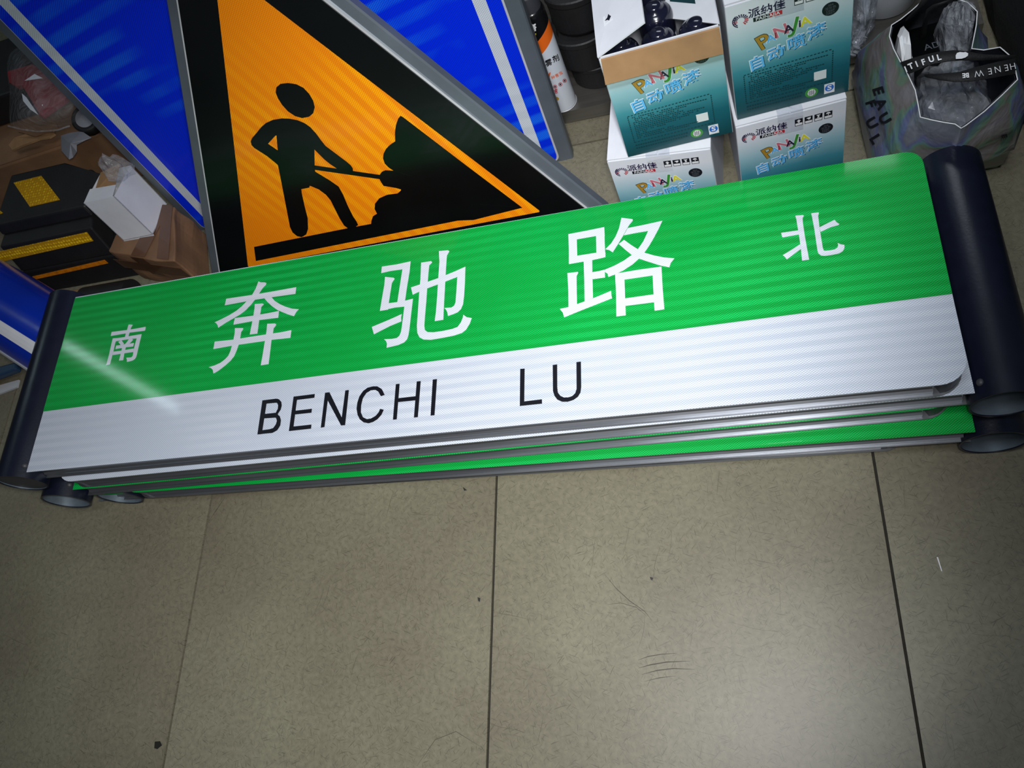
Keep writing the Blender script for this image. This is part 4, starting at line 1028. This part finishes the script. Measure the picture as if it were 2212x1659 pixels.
def block(label, prof, xs):
    """long rubber block along X: prof = [(y, z)], xs = right end for each profile point"""
    rt = root('rubber_bumper', label, 'bumper', ((X0 + xs[0]) / 2, prof[0][0], min(z for y, z in prof)), 'stacked rubber bumpers')
    V = [Vector((X0, y, z)) for y, z in prof] + [Vector((x, y, z)) for x, (y, z) in zip(xs, prof)]
    n = len(prof)
    Fc = [list(range(n))[::-1], [n + i for i in range(n)]] + [[i, (i + 1) % n, n + (i + 1) % n, n + i] for i in range(n)]
    bevel(obj('rubber_body', V, Fc, M['rubber'], rt), 0.005, 2, 30)
    return rt
r1 = block('top rubber bumper slab with a square yellow reflector', [(1.338, 0.186), (1.350, 0.220), (1.455, 0.220), (1.530, 0.220), (1.545, 0.186)], (-1.735, -1.745, -1.710, -1.870, -1.870))
obj('reflector', *prism_data([at(p, 0.2205) for p in ((30, 395), (90, 380), (130, 432), (65, 447))], Z3 * 0.0012), M['yellow'], r1)
obj('reflector', *prism_data([at(p, 0.2205) for p in ((-14, 460), (-1, 454), (7, 460), (-8, 466))], Z3 * 0.0012), M['yellow'], r1)
r2 = block('middle rubber bumper with a long yellow reflector strip', [(1.268, 0.0955), (1.300, 0.1845), (1.52, 0.1845), (1.53, 0.0955)], (-1.728, -1.735, -1.80, -1.80))
pn = Vector((0, -0.089, 0.032)).normalized(); pp = Vector((0, 1.268, 0.0955))
obj('reflector', *prism_data([on(p, pp, pn) + pn * 0.0004 for p in ((-20, 547), (188, 501), (202, 520), (-2, 566))], pn * 0.0012), M['yellow'], r2)
r3 = block('bottom rubber bumper with a thin orange reflector strip', [(1.252, 0.0), (1.266, 0.0945), (1.52, 0.0945), (1.53, 0.0)], (-1.715, -1.72, -1.78, -1.78))
pn3 = Vector((0, -0.0945, 0.014)).normalized(); pp3 = Vector((0, 1.252, 0.0))
M['amber'] = plain('amber_reflector', (206, 120, 20), 0.25, coat=0.4, var=0.25, vscale=90)
obj('reflector', *prism_data([on(p, pp3, pn3) + pn3 * 0.0004 for p in ((70, 597), (226, 561), (234, 568), (76, 603))], pn3 * 0.0012), M['amber'], r3)
# black roll with a tan core end
rtJ = root('rubber_roll', 'black rubber roll with tan end lying behind the sign sleeve', 'roll', (-1.82, 1.155, 0.0))
cJ = Vector((-2.02, 1.155, 0.0455))
obj('tan_core', *lathe_data([(0.0, 0.0), (0.042, 0.0), (0.042, 0.185), (0.0, 0.185)], cJ, X3, 32), M['kraft'], rtJ)
obj('rubber_sleeve', *lathe_data([(0.0, 0.183), (0.045, 0.183), (0.045, 0.345), (0.0, 0.345)], cJ, X3, 32), M['rubber'], rtJ)
for k in rtJ.children:
    for p_ in k.data.polygons: p_.use_smooth = True
    k.modifiers.new('edge', 'EDGE_SPLIT').split_angle = math.radians(40)

# battered brown carton with the small white box on it
ya = math.atan2(-0.075, 0.25)
ub = Vector((math.cos(ya), math.sin(ya), 0)); vb = Vector((-ub.y, ub.x, 0))
oB = Vector((-1.697, 1.236, 0.001))
rtE = root('brown_carton', 'battered brown carton with packing tape under the small white box', 'carton', oB)
BWd, BDp, BHt = 0.255, 0.165, 0.150
bm = bmesh.new(); bmesh.ops.create_cube(bm, size=1.0); bmesh.ops.subdivide_edges(bm, edges=bm.edges[:], cuts=9, use_grid_fill=True)
V = []
for v in bm.verts:
    c_ = v.co
    p = oB + ub * ((c_.x + 0.5) * BWd * (1 - 0.36 * (c_.y + 0.5))) + vb * ((c_.y + 0.5) * BDp) + Z3 * ((c_.z + 0.5) * BHt)
    a_ = noise.noise(p * 14.0) * 0.010
    p += (ub * c_.x + vb * c_.y) * a_ * 2
    if c_.z > -0.4: p.z += min(0.0, noise.noise(p * 9.0) * 0.008) if c_.z > 0.4 else 0
    V.append(p)
Fc = [[v.index for v in f.verts] for f in bm.faces]; bm.free()
bevel(obj('carton_body', V, Fc, M['kraft_dark'], rtE), 0.004)
tp = oB + Z3 * (BHt + 0.0012)
obj('packing_tape', *merge([box_data(tp - vb * 0.001 + ub * (BWd * 0.38), ub * 0.05, vb * BDp, Z3 * 0.0006), box_data(tp - vb * 0.0065 + ub * (BWd * 0.38) - Z3 * 0.09, ub * 0.05, vb * 0.0008, Z3 * 0.0905)]), M['tape'], rtE)
obj('packing_tape', *merge([box_data(tp - vb * 0.0066 - Z3 * 0.075, ub * BWd, vb * 0.0008, Z3 * 0.045)]), M['tape'], rtE)
obj('packing_tape', *prism_data([tp + ub * (BWd - 0.062), tp + ub * (BWd - 0.020), tp + ub * (BWd * 0.64 - 0.008) + vb * BDp, tp + ub * (BWd * 0.64 - 0.045) + vb * BDp], Z3 * 0.0009), M['tape'], rtE)
# small white box, lid end torn open
C0 = Vector((-1.5471, 1.2823, 0.300))
ax, ay, az = Vector((-0.1035, 0.0035, -0.005)), Vector((0.0047, 0.1148, -0.0188)), Vector((0.0061, -0.0236, -0.1432))
rtF = root('white_box', 'small white cardboard box with torn open top on the brown carton', 'box', C0 + az + ax * 0.5 + ay * 0.5)
th = 0.0025
def slab(o_, a_, b_, n_): return prism_data([o_, o_ + a_, o_ + a_ + b_, o_ + b_], n_ * th)
na, nb, nc = ax.normalized(), ay.normalized(), az.normalized()
obj('box_front', *slab(C0, ax, az * 1.12, nb), M['white_card'], rtF)
obj('box_side', *slab(C0, ay, az, na), M['white_card'], rtF)
obj('box_back', *slab(C0 + ay, ax, az, -nb), M['white_card'], rtF)
obj('box_side', *slab(C0 + ax, ay, az, -na), M['white_card'], rtF)
obj('box_floor', *slab(C0 + az, ax, ay, -nc), M['white_card'], rtF)
obj('lid_flap', *prism_data([C0 + ax * 1.0, C0 + ax * 0.06, C0 + ax * 0.12 + ay * 0.36 - az * 0.02, C0 + ax * 0.98 + ay * 0.40 - az * 0.03], -nc * 0.002), M['white_card'], rtF)
obj('tuck_tab', *prism_data([C0 + ax * 0.62 + az * 1.12 - nb * 0.0004, C0 + ax * 0.05 + az * 1.12 - nb * 0.0004, C0 + ax * 0.10 + az * 1.20 - nb * 0.006, C0 + ax * 0.50 + az * 1.20 - nb * 0.006], nb * 0.002), M['white_card'], rtF)
obj('inner_liner', *prism_data([C0 + ax * 0.3 + ay * 0.35 + az * 0.05, C0 + ax * 0.97 + ay * 0.4 + az * 0.05, C0 + ax * 0.97 + ay * 0.97 - az * 0.02, C0 + ax * 0.2 + ay * 0.95 - az * 0.12], nc * 0.003), M['kraft'], rtF)
# clear film poking out of it
rtM = root('plastic_scrap', 'small crumpled clear plastic scrap behind the white box', 'plastic scrap', at((248, 360), 0.30))
cM = at((250, 362), 0.335)
blob('scrap_skin', cM, (0.036, 0.026, 0.045), 9.4, 0.42, 1.5, M['film'], rtM, sub=3)

# flat brown cartons behind the bumpers
def old_box(label, x0, x1, y0, y1, z1, yaw, seam=True):
    c = Vector((x0, y0, 0.0)); u = Vector((math.cos(yaw), math.sin(yaw), 0)); v = Vector((-u.y, u.x, 0))
    rt = root('storage_carton', label, 'carton', c)
    bevel(obj('carton_body', *box_data(c, u * (x1 - x0), v * (y1 - y0), Z3 * z1), M['kraft_dark'], rt), 0.006)
    half = (y1 - y0) * 0.5
    for k in range(2):
        obj('top_flap', *prism_data([c + v * (k * half + 0.004) + Z3 * (z1 + 0.0005), c + u * (x1 - x0) + v * (k * half + 0.004) + Z3 * (z1 + 0.0005), c + u * (x1 - x0) + v * (k * half + half - 0.004) + Z3 * (z1 + 0.010 * (1 - k)), c + v * (k * half + half - 0.004) + Z3 * (z1 + 0.010 * (1 - k))], Z3 * 0.003), M['kraft_dark'], rt)
    return rt
old_box('large brown carton lying flat behind the rubber bumpers', -2.42, -1.66, 1.57, 2.02, 0.200, 0.10)
old_box('brown carton at the far left behind the plastic bag', -2.95, -2.50, 1.45, 2.05, 0.30, 0.05)
rtN = root('torn_cardboard', 'torn strip of cardboard lying on the large flat carton', 'cardboard', at((75, 305), 0.225))
pts = [(22, 316), (35, 300), (60, 292), (95, 287), (118, 282), (122, 292), (110, 300), (88, 303), (70, 310), (48, 318), (30, 327)]
obj('torn_sheet', *prism_data([at(p, 0.240 + 0.006 * math.sin(i)) for i, p in enumerate(pts)], Z3 * 0.006), M['kraft'], rtN)
obj('torn_sheet', *prism_data([at((x + 6, y - 14), 0.250) for x, y in pts[1:9]], Z3 * 0.004), M['kraft_dark'], rtN)
rtQ = root('paper_scrap', 'crumpled grey paper scrap on the large flat carton', 'paper', at((150, 315), 0.225))
pq = [(131, 293), (150, 287), (176, 283), (197, 297), (181, 305), (166, 313), (166, 328), (158, 340), (149, 344), (133, 326)]
V = [at(p, 0.245 + 0.020 * noise.noise(Vector((p[0] * 0.06, p[1] * 0.06, 0)))) for p in pq] + [at((152, 310), 0.262)]
n = len(pq)
o = obj('paper_sheet', V, [[i, (i + 1) % n, n] for i in range(n)], M['paper'], rtQ)
s_ = o.modifiers.new('thick', 'SOLIDIFY'); s_.thickness = 0.002
rtR = root('plastic_puck', 'round black plastic puck half hidden under the edge of the blue sign', 'puck', at((196, 262), 0.226))
cR = at((197, 264), 0.226)
obj('cap_body', *lathe_data([(0.0, 0.0), (0.042, 0.0), (0.042, 0.030), (0.034, 0.034), (0.030, 0.030), (0.0, 0.030)], cR, Vector((0.25, -0.35, 1)), 36), M['rubber'], rtR, smooth=True)
obj('cap_disc', *lathe_data([(0.0, 0.0315), (0.029, 0.0315), (0.029, 0.0295)], cR, Vector((0.25, -0.35, 1)), 36), M['paper'], rtR)

# clear bag with dull red packets
rtV = root('clear_packet_bag', 'clear plastic bag holding dull red packets above the torn cardboard', 'bag', at((90, 230), 0.26))
def packet(label, pts, z, t=0.018):
    P = [at((x * 0.199, y * 0.199), z) for x, y in pts]
    r_ = root('red_packet', label, 'packet', sum(P, Vector()) / len(P), 'red packets in the clear bag')
    bevel(obj('packet_body', *prism_data(P, -Z3 * t), M['red_plastic'], r_), 0.003)
    return r_
packet('upper dull red packet in the clear bag, partly faded', [(75, 770), (350, 690), (500, 800), (545, 900), (160, 930), (90, 890)], 0.335)
pk = packet('lower dull red packet in the clear bag with a folded white corner', [(235, 925), (545, 850), (715, 1050), (430, 1252)], 0.372)
obj('white_corner', *prism_data([at((x * 0.199, y * 0.199), 0.3735) for x, y in ((270, 878), (378, 805), (466, 850))], Z3 * 0.001), M['print_white'], pk)
obj('white_corner', *prism_data([at((x * 0.199, y * 0.199), 0.366) for x, y in ((240, 1015), (290, 1060), (420, 1250), (330, 1190), (255, 1100))], Z3 * 0.001), M['print_white'], pk)
V, Fc = [], []
ol = [(15, 110), (70, 85), (140, 120), (172, 165), (188, 215), (182, 245), (160, 268), (125, 280), (80, 283), (45, 278), (18, 272), (20, 240), (22, 200), (14, 150)]
cV = Vector((95, 195)); rings = 7
for r in range(rings + 1):
    f = r / rings
    for i, p in enumerate(ol):
        q = cV.lerp(Vector(p), f)
        z = 0.315 + 0.075 * math.sqrt(max(0, 1 - f * f)) + 0.020 * noise.noise(Vector((q.x * 0.035, q.y * 0.035, 2.0)))
        V.append(at((q.x, q.y), z))
n = len(ol)
for r in range(rings):
    for i in range(n): Fc.append([r * n + i, r * n + (i + 1) % n, (r + 1) * n + (i + 1) % n, (r + 1) * n + i])
o = obj('bag_film', V, Fc, M['film'], rtV, smooth=True)
o.modifiers.new('sub', 'SUBSURF').levels = 2; o.modifiers['sub'].render_levels = 2
obj('zip_edge', *tube_path([at(p, 0.318) for p in ((18, 272), (45, 279), (80, 284), (125, 281), (150, 272))], 0.0025, 6), M['film'], rtV)
# dark stuff behind
bevel(tag(obj('dark_crate', *box_data((-2.35, 1.74, 0.2145), (0.30, 0.02, 0), (-0.02, 0.26, 0), (0, 0, 0.10)), M['rubber']), 'dark crate on the flat carton underneath the clear bag', 'crate'), 0.008)

# ---------------------------------------------------------------- rolled blue sheet at the left edge
dR = Vector((math.cos(math.radians(-30)), math.sin(math.radians(-30)), 0)); cRl = Vector((-2.075, 1.143, 0.16)); rR = 0.11
a0 = cRl - dR * 0.14; ln_ = 0.47
M['blue_gloss'] = plain('glossy_blue_sheet', (6, 46, 170), 0.22, coat=0.6, var=0.08, vscale=6)
rtL = root('blue_roll', 'glossy blue sheet with white stripes rolled up at the left edge', 'roll', (cRl.x, cRl.y, 0.0))
pR = Vector((-dR.y, dR.x, 0))
def arcsheet(t0, t1, r, mat, name, par, th_=0.0015):
    V, Fc = [], []
    n = max(3, int(abs(t1 - t0) / 0.08))
    for i in range(n + 1):
        t = t0 + (t1 - t0) * i / n
        d_ = pR * math.cos(t) + Z3 * math.sin(t)
        p0, p1 = a0 + d_ * r, a0 + d_ * (r - th_)
        V += [p0, p0 + dR * ((-1.712 - p0.x) / dR.x), p1, p1 + dR * ((-1.712 - p1.x) / dR.x)]
    for i in range(n):
        b_ = 4 * i
        Fc += [[b_, b_ + 1, b_ + 5, b_ + 4], [b_ + 2, b_ + 6, b_ + 7, b_ + 3], [b_, b_ + 4, b_ + 6, b_ + 2], [b_ + 1, b_ + 3, b_ + 7, b_ + 5]]
    Fc += [[0, 2, 3, 1], [4 * n, 4 * n + 1, 4 * n + 3, 4 * n + 2]]
    return obj(name, V, Fc, mat, par, smooth=False)
sh = arcsheet(-1.1, 2.86, rR, M['blue_gloss'], 'rolled_sheet', rtL)
for p_ in sh.data.polygons: p_.use_smooth = True
sh.modifiers.new('edge', 'EDGE_SPLIT').split_angle = math.radians(40)
arcsheet(1.85, 2.14, rR + 0.0012, M['print_white'], 'white_stripe', rtL, 0.0008)
arcsheet(2.70, 2.862, rR + 0.0012, M['print_white'], 'white_stripe', rtL, 0.0008)
obj('roll_support', *box_data(cRl - dR * 0.1 - pR * 0.03 - Z3 * 0.1595, dR * 0.3, pR * 0.06, Z3 * 0.045), M['kraft_dark'], rtL)
# hand tool and cord near the roll
rtY = root('hand_tool', 'dark blue hand tool with orange grips peeking out under the blue roll', 'tool', at((22, 808), 0.02))
t0, t1 = at((-20, 818), 0.02), at((48, 798), 0.02)
td = (t1 - t0).normalized(); tw = Vector((-td.y, td.x, 0))
M['tool_blue'] = plain('dark_blue_tool', (32, 56, 84), 0.4, var=0.1)
bevel(obj('tool_body', *prism_data([t0 - tw * 0.018, t1 - tw * 0.010, t1 + tw * 0.016, t0 + tw * 0.020], Z3 * 0.022), M['tool_blue'], rtY), 0.005)
for k in (-1, 1):
    q_ = t0 + td * 0.012 + tw * 0.012 * k + Z3 * 0.010
    obj('orange_grip', *lathe_data([(0.0, -0.05), (0.009, -0.045), (0.011, 0.0), (0.010, 0.022), (0.0, 0.028)], q_, td, 18), M['print_orange'], rtY, smooth=True)
rtZ = root('pale_trim', 'pale strip of plastic trim on the floor at the left edge', 'trim strip', at((10, 842), 0.0))
obj('trim_body', *prism_data([at((-40, 868), 0.001), at((40, 838), 0.001), at((44, 822), 0.001), at((-40, 846), 0.001)], Z3 * 0.006), M['bucket'], rtZ)

# ---------------------------------------------------------------- marks and chips on the floor
M['scuff'] = plain('dark_scuff', (58, 54, 43), 0.6, var=0.25, vscale=60)
def scuff(pts, wd):
    P = [at(p, 0.0002) for p in pts]
    V, Fc = [], []
    for i, p in enumerate(P):
        t = (P[min(i + 1, len(P) - 1)] - P[max(i - 1, 0)]).normalized(); n_ = Vector((-t.y, t.x, 0))
        k = wd * (0.25 + math.sin(math.pi * i / (len(P) - 1)))
        V += [p + n_ * k, p - n_ * k]
    for i in range(len(P) - 1): Fc.append([2 * i, 2 * i + 1, 2 * i + 3, 2 * i + 2])
    return obj('scuff_mark', V, Fc, M['scuff'], fl)
scuff([(1378, 1426), (1400, 1418), (1430, 1413), (1462, 1411)], 0.0007)
scuff([(1380, 1443), (1405, 1436), (1440, 1430), (1490, 1428)], 0.0009)
scuff([(1386, 1457), (1420, 1448), (1455, 1444), (1500, 1446)], 0.0008)
scuff([(1392, 1472), (1425, 1464), (1460, 1460)], 0.0006)
scuff([(1306, 1240), (1330, 1270), (1360, 1298), (1392, 1320), (1408, 1340)], 0.0006)
scuff([(1313, 1306), (1340, 1302), (1375, 1312), (1398, 1332)], 0.0005)
scuff([(450, 1128), (470, 1098), (490, 1068)], 0.0005)
scuff([(900, 1655), (940, 1598), (985, 1580), (1043, 1616)], 0.0005)
M['chip'] = plain('dark_chip', (24, 22, 18), 0.6, var=0.2)
for lab, poly in (('dark leaf shaped chip near the bottom left tile joint', [(335, 1602), (346, 1601), (350, 1610), (340, 1618), (334, 1616)]),
                  ('small black chip on the tile just below the stack, left of the joint', [(1000, 1052), (1004, 1055), (1009, 1059), (1003, 1060)]),
                  ('small black chip beside the middle tile joint', [(1032, 1290), (1037, 1292), (1037, 1300), (1033, 1298)]),
                  ('black chip of dirt right of the middle of the floor', [(1404, 1246), (1411, 1248), (1409, 1254), (1405, 1251)]),
                  ('thin white splinter on the right hand tile', [(2023, 1203), (2026, 1204), (2035, 1234), (2033, 1234)])):
    P = [at(p, 0.0004) for p in poly]
    tag(obj('floor_chip', *prism_data(P, Z3 * 0.0012), M['print_white'] if 'white' in lab else M['chip'], loc=P[0]), lab, 'chip', 'chips lying on the floor tiles')
